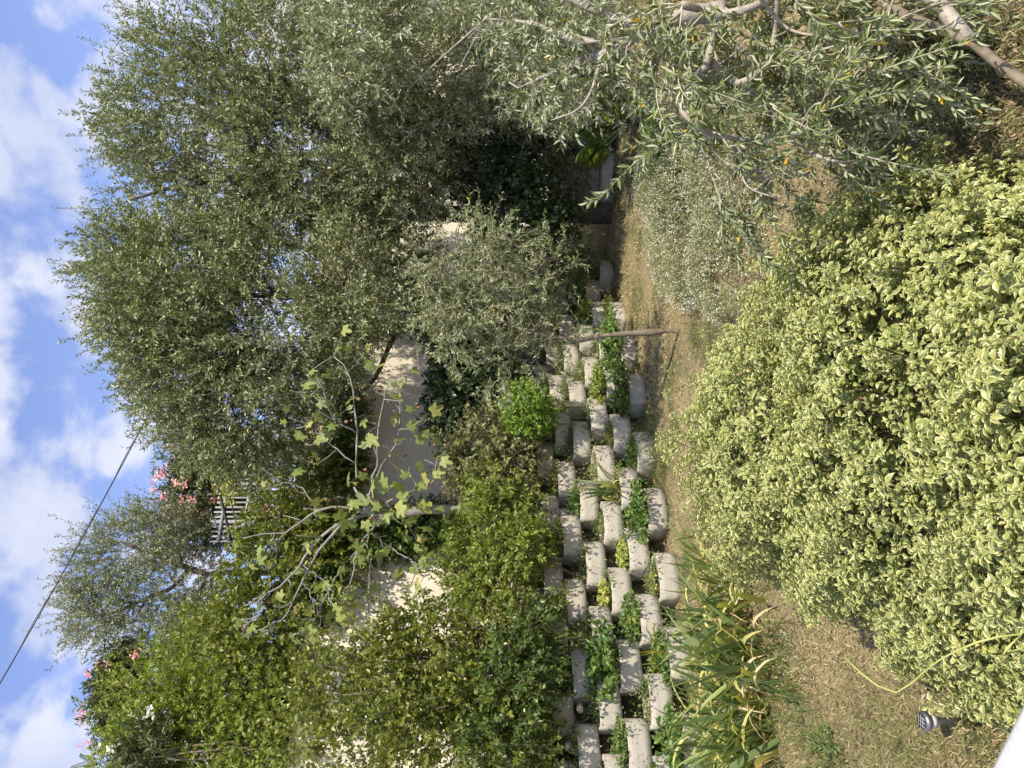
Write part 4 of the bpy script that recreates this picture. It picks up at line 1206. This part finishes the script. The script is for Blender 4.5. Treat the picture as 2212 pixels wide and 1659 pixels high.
def feather_tree():
    base = np.array([P(330, 1660, 12.4)[0], P(330, 1660, 12.4)[1], 5.2])
    t = thing('feather_leaved_tree', 'feathery pinnate leaved small tree at the skyline above the white oleander', 'tree', base)
    tr = Acc(); tube(tr, smoothline([base, P(290, 1655, 12.4), P(250, 1650, 12.4)], 8), np.linspace(.05, .02, 8), 7); tr.build('trunk', M['twig'], t)
    a = Acc()
    for i in range(46):
        b = P(250 + rng.normal() * 25, 1650 + rng.normal() * 25, 12.4 + rng.normal() * .3)
        v = unit(np.array([rng.normal() * .9, rng.normal() * .7, 1.0]))
        ln = rng.uniform(.28, .5)
        s = np.linspace(0, 1, 12)
        q = b + v * (s * ln)[:, None]; q[:, 2] -= .14 * s ** 2
        tube(a, q, np.linspace(.004, .0015, 12), 4, mi=1)
        sd = unit(np.cross(v, rng.normal(size=3)))
        for sg in (-1, 1):
            n = 11
            leaves(a, T_DIAMOND, q[1:], np.tile(sd * sg + v * .45, (n, 1)), np.tile(np.cross(v, sd), (n, 1)) + rng.normal(size=(n, 3)) * .1, np.linspace(.09, .05, n), .02, rng.random(n))
    a.build('crown', [M['pinnate'], M['twig']], t)
feather_tree()

# far right, beyond the path
shrub('dark_void_hedge', 'tall dark hedge added to fill the black void behind the pale olive', 'hedge',  # added dark foliage standing in for a black void of unknown content
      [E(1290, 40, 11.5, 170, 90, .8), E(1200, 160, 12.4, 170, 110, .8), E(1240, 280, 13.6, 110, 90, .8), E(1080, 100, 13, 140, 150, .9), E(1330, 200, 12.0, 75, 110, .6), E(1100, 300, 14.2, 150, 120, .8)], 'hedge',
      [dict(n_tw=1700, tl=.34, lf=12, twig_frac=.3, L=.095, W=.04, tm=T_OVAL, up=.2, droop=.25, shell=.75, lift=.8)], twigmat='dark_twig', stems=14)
shrub('broadleaf_plant', 'low broad leaved green plant where the dry path ends, under the pale olive', 'plant',
      [E(1465, 345, 8.3, 42, 48, .3), E(1440, 290, 8.6, 40, 40, .3)], 'mint',
      [dict(n_tw=170, tl=.16, lf=7, L=.10, W=.07, tm=T_OVAL, up=.3, droop=.3, shell=.4, lift=1.2)], twigmat='green_twig', stems=8, stem_r=.006)
shrub('flowering_groundcover', 'grey green cushion plant sprinkled with tiny white flowers behind the variegated bush', 'plant',
      [(np.array([1.65, 7.5, .10]), np.array([.85, 1.0, .34])), (np.array([2.35, 8.3, .10]), np.array([.6, .8, .30])), (np.array([1.1, 6.4, .05]), np.array([.55, .7, .30])), (np.array([1.9, 6.4, .05]), np.array([.7, .7, .34]))],
      'cushion', [dict(n_tw=6800, tl=.10, lf=10, L=.026, W=.011, tm=T_DIAMOND, up=.6, droop=.1, shell=.75, tw_r=(.0015, .0008), lift=.8, twig_frac=.25)], twigmat='green_twig', stems=10, stem_r=.005, extra=('white_petal', 1500, .009, .97))
shrub('lavender_bush', 'silvery grey lavender bush on the dry ground under the nearest olive', 'bush',
      [(np.array([1.2, 3.85, .08]), np.array([.36, .42, .24])), (np.array([1.35, 3.45, .06]), np.array([.26, .3, .2])), (np.array([1.55, 4.3, .06]), np.array([.3, .3, .22]))], 'lavender',
      [dict(n_tw=1000, tl=.14, lf=12, L=.03, W=.005, tm=T_DIAMOND, up=.8, droop=.05, shell=.3, tw_r=(.0016, .001))], stems=8, stem_r=.005)

def fan_palm():
    base = Pg(1330, 262, 10.3)
    t = thing('fan_palm', 'small fan palm with stiff pointed green fronds in the shade by the steps', 'palm', base)
    tr = Acc(); tube(tr, [base - [0, 0, .05], base + [0, 0, .08], base + [0, 0, .16]], [.07, .06, .05], 8, wob=.08); tr.build('trunk', M['olive_bark'], t)
    me = blade_mesh('frond', M['palm'], 0, .5, .035, 6, fold=.5)
    for i in range(13):
        az = rng.uniform(0, 6.28); el = rng.uniform(.35, 1.3)
        d = np.array([math.cos(az) * math.cos(el), math.sin(az) * math.cos(el), math.sin(el)])
        tip = base + [0, 0, .16] + d * rng.uniform(.35, .6)
        a = Acc(); tube(a, [base + [0, 0, .14], (base + [0, 0, .16] + tip) / 2, tip], [.009, .007, .006], 5, mi=1)
        sd = unit(np.cross(d, [0, 0, 1])); up = np.cross(sd, d)
        n = 15
        an = np.linspace(-1.25, 1.25, n)
        D = np.cos(an)[:, None] * d + np.sin(an)[:, None] * sd - np.array([0, 0, .12])
        leaves(a, T_LANCE, np.tile(tip, (n, 1)), D, np.tile(up, (n, 1)), (.38 - .1 * np.abs(an)), .03, rng.random(n))
        a.build('frond', [M['palm'], M['green_twig']], t)
fan_palm()

# ------------------------------------------------------------------ fence, rail, cable
def build_fence():
    c = P(545, 1055, 15.0)
    t = thing('metal_fence', 'grey painted metal fence of upright bars on the top terrace before the pink oleander', 'fence', upg(c))
    n = 22
    zt, zb = P(474, 1055, 15)[2], P(545, 1055, 15)[2]
    for i in range(n):
        p = c[:2] + CWD * (i - n / 2) * .098
        a = Acc(); thick = i % 8 == 4
        w = .03 if thick else .016
        tilt = rng.normal() * .004
        box(a, p, CWD, -CWN, w, w * .7, (upg(p)[2] - .02 if thick else zb - .25), zt + rng.normal() * .008 + (.05 if thick else 0), bev=.004)
        a.build('post' if thick else 'bar', M['fence_paint'], t)
    for z in (zb + .02, (zb + zt) / 2 + .14):
        a = Acc(); box(a, c[:2] - .03 * CWN * -1, CWD, -CWN, n / 2 * .098, .012, z, z + .045, bev=.004); a.build('rail', M['fence_paint'], t)
build_fence()
def build_handrail():
    q = [P(430, 880, 14.3), P(441, 930, 14.2), P(466, 1030, 14.0), P(492, 1137, 13.8), P(500, 1170, 13.75)]
    t = thing('handrail', 'dark sloping iron handrail with yellow green creeper twined along it', 'handrail', (*q[0][:2], 6.7))
    a = Acc(); tube(a, smoothline(q, 12), .028, 8); a.build('rail', M['black_iron'], t)
    b = Acc(); tube(b, smoothline([x - np.array([0, 0, .17]) for x in q], 12), .012, 6); b.build('lower_rail', M['black_iron'], t)
    for k in (0, 2, 4):
        p = q[k]; c = Acc(); tube(c, [upg(p), p], .02, 6); c.build('post', M['black_iron'], t)
    el = [(P(450 + k * 6, 950 + k * 20, 14.1), np.array([.16, .10, .10])) for k in range(7)] + [(P(500, 1040, 13.9), np.array([.2, .12, .18]))]
    f = Acc(); foliage(f, el, 230, .16, 8, .05, .035, T_OVAL, up=.1, droop=.4, shell=.2)
    s = thing('handrail_creeper', 'yellow green creeper twined around the sloping dark handrail', 'creeper', (*q[0][:2], 6.7))
    f.build('foliage', [M['sedum'], M['twig']], s)
build_handrail()
def build_cable():
    a = Acc()
    e0, e1 = P(-190, 1795, 10.5), P(450, 640, 12.6)
    s = np.linspace(0, 1, 60)[:, None]
    q = e0 + (e1 - e0) * s - np.array([0, 0, .12]) * (4 * s * (1 - s))
    tube(a, q, .0095, 6)
    q2 = q + np.stack([np.zeros(60), np.zeros(60), .012 + .012 * np.sin(np.linspace(0, 40, 60))], 1)
    tube(a, q2, .005, 5)
    o = a.build('overhead_cable', M['cable'])
    tag(o, 'thin dark overhead cable sagging across the blue sky into the olive crown', 'cable')
build_cable()

# ------------------------------------------------------------------ things in and under the block wall
IRIS = [blade_mesh('leaf', M['iris'], e0, b, w, 8, r, .3, tw) for e0, b, w, r, tw in
        [(1.35, .35, .030, .3, .2), (1.2, .5, .034, .15, -.3), (1.05, .7, .030, .45, .3), (1.25, .9, .028, .6, -.2), (.95, .9, .033, .8, .5), (1.1, 1.5, .03, .92, -.6), (.9, 1.8, .028, .97, .8), (1.4, .2, .03, .2, 0)]]
IRIS_OLD = [blade_mesh('leaf', M['straw'], e0, b, w, 8, r, .35, tw) for e0, b, w, r, tw in [(.8, 1.9, .022, .2, 1.2), (.6, 1.4, .02, .5, -1.0), (1.0, 2.4, .024, .8, .7)]]
GRASS = [blade_mesh('blade', M['grassy'], e0, b, w, 6, r, .3) for e0, b, w, r in [(1.3, .8, .010, .2), (1.1, 1.2, .009, .5), (.9, 1.3, .010, .7), (1.4, .5, .008, .4)]]
STRAP = [blade_mesh('leaf', M['strap'], e0, b, w, 7, r, .35) for e0, b, w, r in [(1.2, 1.5, .022, .3), (1.0, 2.1, .02, .6), (1.35, 1.0, .02, .8)]]
TOW = math.atan2(PN[60][1], PN[60][0])          # heading from the wall to the lawn

def iris(label, base, n, ln, rad, old=5, az=None, azs=3.2, group=None):
    t = thing('iris_clump', label, 'iris', base, group)
    blades(t, IRIS, base, n, ln, rad, az, azs)
    if old: blades(t, IRIS_OLD, base, old, ln * .8, rad, TOW, 1.4)
    return t
bed = 'irises bedded along the foot of the block wall'
for lab, x, y, n, ln, r in [
        ('iris clump at the foot of the block wall nearest the balcony', 1660, 1640, 34, .78, .16),
        ('iris clump with long drooping pale leaf tips, second from the balcony end of the bed', 1640, 1545, 36, .78, .17),
        ('iris clump with bright yellowing leaves spilling on the lawn, middle of the bed', 1650, 1455, 36, .80, .17),
        ('tall iris clump left of the lawn, just beyond the yellowing one', 1620, 1370, 32, .72, .16),
        ('iris clump touching the edge of the variegated bush', 1605, 1285, 28, .66, .15),
        ('small iris clump with dry brown tips half behind the variegated bush', 1560, 1210, 24, .58, .14),
        ('iris clump up against the lowest blocks, behind the front row of irises', 1560, 1590, 26, .62, .15),
        ('iris clump between the lowest blocks and the yellowing iris', 1555, 1430, 22, .58, .14),
        ('iris clump at the picture edge whose leaves stand against the second row of blocks', 1600, 1650, 28, .7, .15),
        ('iris clump behind the second one, its tips over the lowest block row', 1590, 1510, 26, .66, .15),
        ('iris clump behind the tall one, leaning on the blocks below the strappy plant', 1545, 1350, 22, .6, .14)]:
    iris(lab, hit(x, y), int(n * 1.35), ln * 1.12, r * 1.1, 9, TOW - .3, 2.2, bed)
iris('lone iris clump with brown withered tips growing out of the middle of the block wall', pocket(1290, 1065), 26, .62, .07, 9, TOW + .4, 2.4)

def strapplant(label, name, cat, meshes, base, n, ln, rad, az=None, azs=3.2, group=None):
    t = thing(name, label, cat, base, group); blades(t, meshes, base, n, ln, rad, az, azs, 'leaf'); return t
strapplant('yellow green strappy plant arching out of a low block near the irises', 'strap_plant', 'plant', STRAP, pocket(1425, 1425), 24, .46, .05, TOW, 2.4)
strapplant('dark green strap leaved plant on the far blocks by the young olive', 'strap_plant', 'plant', [blade_mesh('leaf', M['palm'], 1.1, 1.2, .06, 7, .6)], pocket(1345, 630), 16, .42, .05)
tuft = 'grass tufts at the foot of the block wall'
strapplant('fine green grass tuft at the wall foot, nearer of the two beside the bush top', 'grass_tuft', 'grass tuft', GRASS, hit(1435, 990), 70, .46, .12, TOW, 2.6, tuft)
strapplant('fine green grass tuft at the wall foot, farther from the balcony, near the spilling creeper', 'grass_tuft', 'grass tuft', GRASS, hit(1415, 915), 60, .46, .11, TOW, 2.6, tuft)
strapplant('dark grass tuft in the shade between the irises and the open lawn', 'grass_tuft', 'grass tuft', GRASS, hit(1725, 1500), 80, .40, .16, None, 3.2, tuft)
strapplant('small dark grass tuft by the trunk of the young olive', 'grass_tuft', 'grass tuft', GRASS, hit(1505, 705), 44, .30, .12, None, 3.2, tuft)
strapplant('grass tuft at the picture edge where irises meet the lawn', 'grass_tuft', 'grass tuft', GRASS, hit(1775, 1625), 60, .36, .16, None, 3.2, tuft)
strapplant('grass tuft on the lawn just before the middle irises', 'grass_tuft', 'grass tuft', GRASS, hit(1705, 1400), 50, .32, .13, None, 3.2, tuft)

sed = 'yellow stonecrops in the block pockets'
for lab, x, y, n, h, r in [
        ('bright yellow stonecrop spilling from a block, farthest from the balcony of its kind', 1315, 1195, 40, .14, .15),
        ('large yellow stonecrop cushion on a block right under the dark shrub', 1272, 1280, 46, .15, .16),
        ('yellow green stonecrop in the block beside the reddish rosette', 1340, 1325, 36, .13, .14),
        ('small dull yellow stonecrop on a low block near the bush', 1388, 1252, 26, .10, .11)]:
    herb('stonecrop', lab, 'succulent', pocket(x, y), int(n * 1.4), h * 1.2, r * 1.35, .034, .02, M['sedum'], T_OVATE, 12, .5, group=sed)
for lab, x, y, n, h, r, L, W, mt in [
        ('leafy green plant spilling over two blocks at the near end of the wall', 1320, 1490, 90, .36, .40, .075, .045, 'herb'),
        ('second leafy green sprig on the blocks just above the pebbles', 1262, 1440, 26, .26, .20, .06, .034, 'herb'),
        ('clover like green plant at the wall foot beside the bush edge', 1410, 1155, 75, .24, .34, .05, .036, 'herb'),
        ('broad mat of round leaved green creeper covering the far blocks', 1350, 800, 150, .26, .52, .055, .045, 'herb'),
        ('yellowing creeper leaves scrambling beside the green mat on the far blocks', 1310, 838, 60, .22, .30, .045, .035, 'lime'),
        ('dark leafy creeper on the lowest far blocks before the young olive', 1395, 850, 80, .22, .36, .055, .045, 'privet_dark'),
        ('green weeds trailing among the lowest blocks behind the near irises', 1440, 1560, 60, .22, .34, .055, .042, 'herb'),
        ('leafy weeds at the wall foot behind the yellow strappy plant', 1440, 1330, 46, .20, .26, .05, .034, 'herb'),
        ('grey green thyme cushion on the block left of the lone iris', 1345, 985, 50, .13, .17, .022, .009, 'thyme'),
        ('olive brown thyme tuft between two yellow stonecrops', 1370, 1275, 44, .16, .15, .022, .009, 'thyme'),
        ('wiry reddish green herb filling a block under the shaded shrub', 1228, 1385, 60, .26, .20, .024, .011, 'thyme'),
        ('feathery thyme patch on the top blocks next to the round bright bush', 1215, 870, 60, .20, .26, .024, .010, 'thyme'),
        ('thyme cushion on a top block near the pink flower', 1225, 975, 36, .13, .16, .022, .009, 'thyme'),
        ('pale green herb on the block directly under the lone iris', 1365, 1090, 40, .14, .17, .03, .014, 'lime'),
        ('sprawling green seedlings on the blocks above the clover like plant', 1255, 1180, 40, .16, .2, .035, .02, 'lime'),
        ('green weeds on the farthest blocks beneath the young olive crown', 1270, 640, 70, .24, .4, .05, .03, 'herb'),
        ('low weeds in the far blocks just past the young olive trunk', 1330, 690, 50, .16, .3, .04, .026, 'privet_dark'),
        ('small leaved weeds in the gap left of the lone iris', 1375, 940, 40, .14, .2, .035, .022, 'herb'),
        ('mossy thyme on the low block beside the nearer wall foot grass tuft', 1400, 1010, 46, .14, .18, .022, .009, 'thyme'),
        ('trailing green weeds on the lowest block above the bush top', 1440, 1075, 50, .16, .24, .038, .026, 'herb'),
        ('wiry thyme on the upper far blocks behind the young olive crown', 1215, 760, 60, .2, .28, .024, .010, 'thyme'),
        ('green yellow weeds over the upper far blocks near the young olive trunk', 1250, 700, 60, .2, .3, .04, .026, 'lime'),
        ('thyme and dead stems over the top far blocks past the round bush', 1240, 800, 60, .18, .26, .024, .010, 'thyme'),
        ('low herb in the block pocket under the magenta flower', 1240, 1040, 40, .14, .2, .03, .016, 'lime'),
        ('dull green herb on the block right of the farthest yellow stonecrop', 1260, 1110, 44, .16, .2, .034, .02, 'herb'),
        ('fine green weeds in the second block from the balcony end', 1330, 1610, 50, .16, .24, .04, .028, 'herb'),
        ('leafy weeds trailing over the lowest blocks by the strappy plant', 1470, 1480, 50, .18, .26, .045, .034, 'herb')]:
    herb('wall_plant', lab, 'plant', pocket(x, y), int(n * 1.5), h * 1.15, r * 1.35, L, W, M[mt], T_OVATE if L > .03 else T_DIAMOND, 10, .5, group='plants growing in the block wall')
herb('dry_tuft', 'rust orange dried tuft on a block left of the lone iris', 'dried plant', pocket(1312, 945), 60, .09, .15, .03, .006, M['rust'], T_DIAMOND, 10, .5, M['rust'])
herb('dry_tuft', 'dark red brown spiky dried tuft on a far block near the round bush', 'dried plant', pocket(1268, 858), 40, .20, .13, .03, .005, M['wine'], T_DIAMOND, 10, .3, M['dark_twig'])
herb('dry_tuft', 'orange dried plant at the far end of the blocks before the path', 'dried plant', pocket(1320, 595), 50, .12, .22, .03, .008, M['rust'], T_DIAMOND, 10, .5, M['rust'])
herb('red_rosette', 'dark red succulent rosette on a block beside the large green spill', 'succulent', pocket(1324, 1430), 14, .10, .09, .04, .022, M['wine'], T_OVATE, 14, .5)
t = thing('pink_flower', 'single magenta pink flower among dry stems on top of the wall', 'flower', pocket(1180, 1013))
b = np.array(t.location) + [0, -.05, .12]
a = Acc(); leaves(a, T_OVATE, np.tile(b, (12, 1)), np.stack([np.cos(np.arange(12) * .9), np.sin(np.arange(12) * .9), .4 * np.ones(12)], 1), np.tile([0., -.4, 1], (12, 1)), .035, .022, rng.random(12)); a.build('blossom', M['magenta_petal'], t)
a = Acc(); tube(a, [b - [0, -.05, .14], b - [0, -.01, .05], b], .003, 5); a.build('stem', M['green_twig'], t)
p = hit(1036, 968)
t = thing('agave', 'small blue grey agave rosette half hidden in the pale creeper', 'agave', p)
blades(t, [blade_mesh('leaf', M['agave'], .9, .2, .09, 6, .5, .5)], P(1040, 968, 9.9), 12, .22, .01)
herb('lawn_weeds', 'green clover weeds on the lawn corner beneath the white rail', 'weeds', ground(-1.35, 2.55), 130, .16, .38, .026, .018, M['herb'], T_OVATE, 9, .4)
herb('lawn_weeds', 'low weeds along the lawn edge where the near irises begin', 'weeds', hit(1800, 1650), 60, .10, .3, .024, .012, M['herb'], T_OVATE, 8, .4)

def pebbles():
    th = np.linspace(0, np.pi, 7); ph = np.linspace(0, 2 * np.pi, 10, endpoint=False)
    ms = []
    for q in range(3):
        V = np.array([(math.sin(x) * math.cos(y), math.sin(x) * math.sin(y), math.cos(x)) for x in th for y in ph])
        V *= 1 + .09 * np.sin(V[:, [1]] * 3 + q) + .06 * np.sin(V[:, [0]] * 4 + 2 * q)
        F = np.array([(i * 10 + j, i * 10 + 10 + j, i * 10 + 10 + (j + 1) % 10, i * 10 + (j + 1) % 10) for i in range(6) for j in range(10)])
        a = Acc(); a.add(V, F); ms.append(a.mesh('pebble', M['stone'], True))
    for i, (x, y, s, lab) in enumerate([(1218, 1580, .035, 'small upright pale pebble in the soil pocket, closer to the shaded block'), (1233, 1578, .03, 'smallest pale pebble, beside the other upright one in the soil pocket'),
                                        (1238, 1556, .055, 'round tan pebble resting under the rounded end of a block'), (1228, 1610, .06, 'large flat tan pebble at the back of the soil pocket'),
                                        (1262, 1618, .06, 'dark grey pebble on the rim between two blocks'), (1253, 1530, .055, 'oval tan pebble perched on a block edge above the leafy plant')]):
        p = pocket(x, y); h_ = P(x, y, np.dot(p - EYE, FWD) - .02)
        o = link('pebble', ms[i % 3]); o.location = tuple(h_); o.scale = (s, s * .8, s * .7); o.rotation_euler = (rng.random(), rng.random() * .4, rng.random() * 3)
        tag(o, lab, 'pebble', 'pebbles among the blocks')
pebbles()

# ------------------------------------------------------------------ garden lamp, rail, rose cane
def lamp():
    base = hit(2072, 1556)
    t = thing('garden_lamp', 'solar garden light with black gridded top standing at the edge of the variegated bush', 'lamp', base)
    x, y, z = base
    def lathe(name, prof, mat, n=20):
        th = np.linspace(0, 2 * np.pi, n, endpoint=False)
        V = np.array([(x + r * math.cos(q), y + r * math.sin(q), z + h) for h, r in prof for q in th])
        k = len(prof)
        F = [np.array([(i * n + j, i * n + (j + 1) % n, i * n + n + (j + 1) % n, i * n + n + j) for i in range(k - 1) for j in range(n)]),
             np.arange(n)[None, ::-1], (np.arange(n) + (k - 1) * n)[None]]
        a = Acc(); a.add(V, F); return a.build(name, mat, t)
    s = .92
    lathe('stake', [(-.05, .016 * s), (.10 * s, .016 * s), (.125 * s, .02 * s)], M['steel'])
    lathe('lens', [(.126 * s, .032 * s), (.165 * s, .040 * s)], M['lamp_lens'])
    lathe('head', [(.166 * s, .046 * s), (.176 * s, .050 * s), (.190 * s, .048 * s), (.196 * s, .040 * s)], M['steel'])
    lathe('solar_panel', [(.1965 * s, .038 * s), (.1995 * s, .037 * s)], M['black_plastic'])
    g = Acc()
    for q in (-.018, 0, .018):
        w = math.sqrt(.035 ** 2 - q * q)
        box(g, (x + q * s, y), (1, 0), (0, 1), .0012, w * s, z + .2 * s + .0003, z + .2 * s + .0016)
        box(g, (x, y + q * s), (1, 0), (0, 1), w * s, .0012, z + .2 * s + .0021, z + .2 * s + .0030)
    g.build('panel_grid', M['panel_line'], t)
lamp()

def rail():
    d1 = .865
    p1 = P(2147, 1659, d1); p2 = P(2212, 1526, d1 * (.694 / .735))
    dr = unit((p2 - p1) * np.array([1, 1, 0])); z = p1[2]; p1 = p1 + np.array([0, 0, .012])
    sd = np.array([dr[1], -dr[0], 0]);
    if sd[1] > 0: sd = -sd
    t = thing('balcony_rail', 'white painted balcony handrail crossing the bottom corner, closest thing to the viewer', 'railing', (*(p1 - dr * 1.0)[:2], 0))
    s = np.linspace(-1.3, 1.15, 12)
    prof = [(0.0, -.03), (.004, -.006), (.018, .006), (.05, .010), (.082, .006), (.096, -.006), (.1, -.03), (.05, -.036)]
    V = np.array([p1 + dr * q + sd * a_ + np.array([0, 0, b_]) for q in s for a_, b_ in prof]); n = len(prof)
    F = [np.array([(i * n + j, i * n + n + j, i * n + n + (j + 1) % n, i * n + (j + 1) % n) for i in range(11) for j in range(n)]), np.arange(n)[None], (np.arange(n) + 11 * n)[None, ::-1]]
    a = Acc(); a.add(V, F); a.build('top_rail', M['white_paint'], t)
    for q in (-1.15, 1.0):
        c = p1 + dr * q + sd * .05
        b = Acc(); box(b, c, dr[:2], sd[:2], .028, .028, -.02, z - .037, bev=.004); b.build('post', M['white_paint'], t)
rail()

def cane():
    pts = [np.array([.15, .62, .9]), P(2330, 1350, .72), P(2211, 1369, .72), P(2124, 1383, .74), P(2041, 1419, .76), P(1991, 1456, .78), P(1957, 1486, .79), P(1924, 1496, .80), P(1874, 1466, .82), P(1824, 1419, .84)]
    t = thing('rose_cane', 'thin thorny green rose cane arching up in front of the variegated bush', 'plant', pts[0])
    q = smoothline(pts, 60)
    a = Acc(); tube(a, q, np.linspace(.003, .0007, 60) * (1 + .05 * rng.normal(size=60)), 8, wob=.03)
    a.build('stem', M['cane'], t, smooth=True)
    b = Acc()
    for i in range(10, 52, 4):
        v = unit(np.cross(q[i + 1] - q[i], rng.normal(size=3)))
        tube(b, [q[i], q[i] + v * .004, q[i] + v * .008], [.0014, .0008, .0001], 5)
    b.build('thorns', M['cane'], t)
    c = Acc()
    leaves(c, T_OVATE, q[[8, 12]], randdir(2), randdir(2), .03, .018, rng.random(2)); c.build('leaflets', M['lime'], t)['kind'] = 'stuff'
cane()

# ------------------------------------------------------------------ grass, litter
def in_bush(xy):
    return np.any([(((xy - c[:2]) / (r[:2] * .9)) ** 2).sum(1) < 1 for c, r in PIT], axis=0)

def scatter(n, y0, y1, lo, hi, pw=1.0):
    Y = y0 * (y1 / y0) ** (rng.random(n) ** pw)
    X = Y * rng.uniform(-.62, .56, n)
    xy = np.stack([X, Y], 1)
    sd, ex, _ = side_of(xy)
    return xy[(sd > lo) & (sd < hi)]

def build_grass():
    xy = scatter(125000, 2.2, 15, -20, .12)
    xy = np.concatenate([xy, scatter(45000, 2.3, 6.5, -20, .1)])
    xy = xy[~in_bush(xy)]
    n = len(xy)
    base = np.concatenate([xy, gz(xy)[:, None] - .004], 1)
    az = rng.uniform(0, 6.28, n); el = rng.uniform(.05, 1.1, n)
    D = np.stack([np.cos(az) * np.cos(el), np.sin(az) * np.cos(el), np.sin(el)], 1)
    patch = np.sin(xy[:, 0] * 2.3 + .4) * np.sin(xy[:, 1] * 1.9) + .6 * np.sin(xy[:, 0] * 5.7 + xy[:, 1] * 3.1)
    R = np.clip(.50 - .22 * patch + rng.normal(0, .2, n), 0, 1)
    R = np.where(rng.random(n) < .22, R * .3, R)
    Y = xy[:, 1]
    tm = (np.array([(0, -.5, 0), (0, .5, 0), (.6, 0, .12), (1, 0, .02)]), np.array([(0, 1, 2), (0, 2, 3)]), np.array([(0, -1), (0, 1), (.6, 0), (1, 0)]))
    a = Acc()
    leaves(a, tm, base, D, randdir(n) + [0, 0, .5], rng.uniform(.025, .06, n) * (.7 + .06 * Y), .0028 + .0006 * Y, R)
    o = a.build('lawn_grass', M['dryblade']); o['kind'] = 'stuff'
    o['label'] = 'short parched lawn grass'
build_grass()

def build_litter():
    a = Acc()
    xy = scatter(30000, 5.5, 16, .0, 4.0)
    n = len(xy)
    base = np.concatenate([xy, gz(xy)[:, None] + .006], 1)
    base = base + np.stack([np.zeros(n), np.zeros(n), rng.random(n) * .01], 1)
    k = rng.integers(0, len(BTOP), 14000)
    b2 = BTOP[k] + rng.normal(size=(14000, 3)) * np.array([.12, .09, .006]) + np.array([PN[60][0] * .07, PN[60][1] * .07, -.04])
    base = np.concatenate([base, b2])
    xy3 = scatter(9000, 2.4, 15, -20, .1)
    base = np.concatenate([base, np.concatenate([xy3, gz(xy3)[:, None] + .012], 1)])
    n = len(base)
    az = rng.uniform(0, 6.28, n)
    D = np.stack([np.cos(az), np.sin(az), rng.normal(size=n) * .3], 1)
    leaves(a, T_DIAMOND, base, D, np.tile([0, 0, 1.0], (n, 1)) + rng.normal(size=(n, 3)) * .35, rng.uniform(.015, .05, n), rng.uniform(.004, .016, n), rng.random(n))
    o = a.build('leaf_litter', M['litter']); o['kind'] = 'stuff'; o['label'] = 'dry brown leaf litter on the soil'
    # small weeds in the soil of the wall and behind it
    w = Acc()
    for nk, nm, mt, tm, l0, l1, lab in [(1400, 'wall_weeds', 'herb', T_OVAL, .024, .055, 'tiny green weeds in the soil of the wall'),
                                        (1500, 'wall_moss', 'thyme', T_DIAMOND, .02, .045, 'dry grey green stonecrop and thyme bits in the wall pockets')]:
        w = Acc()
        k = rng.integers(0, len(BTOP), nk)
        c = BTOP[k] + rng.normal(size=(nk, 3)) * np.array([.15, .05, .0]) + np.array([PN[60][0] * .15, PN[60][1] * .15, -.025])
        xy4 = scatter(1700, 6, 15, .1, 3.2)
        c = np.concatenate([c, np.concatenate([xy4, gz(xy4)[:, None]], 1)])
        nl = 16
        sp = np.repeat(rng.uniform(.5, 1.6, len(c)), nl)[:, None]
        pos = np.repeat(c, nl, 0) + sp * (rng.normal(size=(len(c) * nl, 3)) * np.array([.05, .05, .0]) + np.abs(rng.normal(size=(len(c) * nl, 1))) * np.array([[0, 0, .065]]))
        leaves(w, tm, pos, randdir(len(pos)), randdir(len(pos)) * .6 + [0, -.2, 1], rng.uniform(l0, l1, len(pos)), rng.uniform(l0 * .45, l1 * .5, len(pos)),
               np.clip(np.repeat(rng.random(len(c)), nl) + rng.normal(0, .1, len(pos)), 0, 1))
        o = w.build(nm, M[mt]); o['kind'] = 'stuff'; o['label'] = lab
build_litter()

print('TRIS', sum(sum(len(p.vertices) - 2 for p in me.polygons) for me in bpy.data.meshes)) if False else None
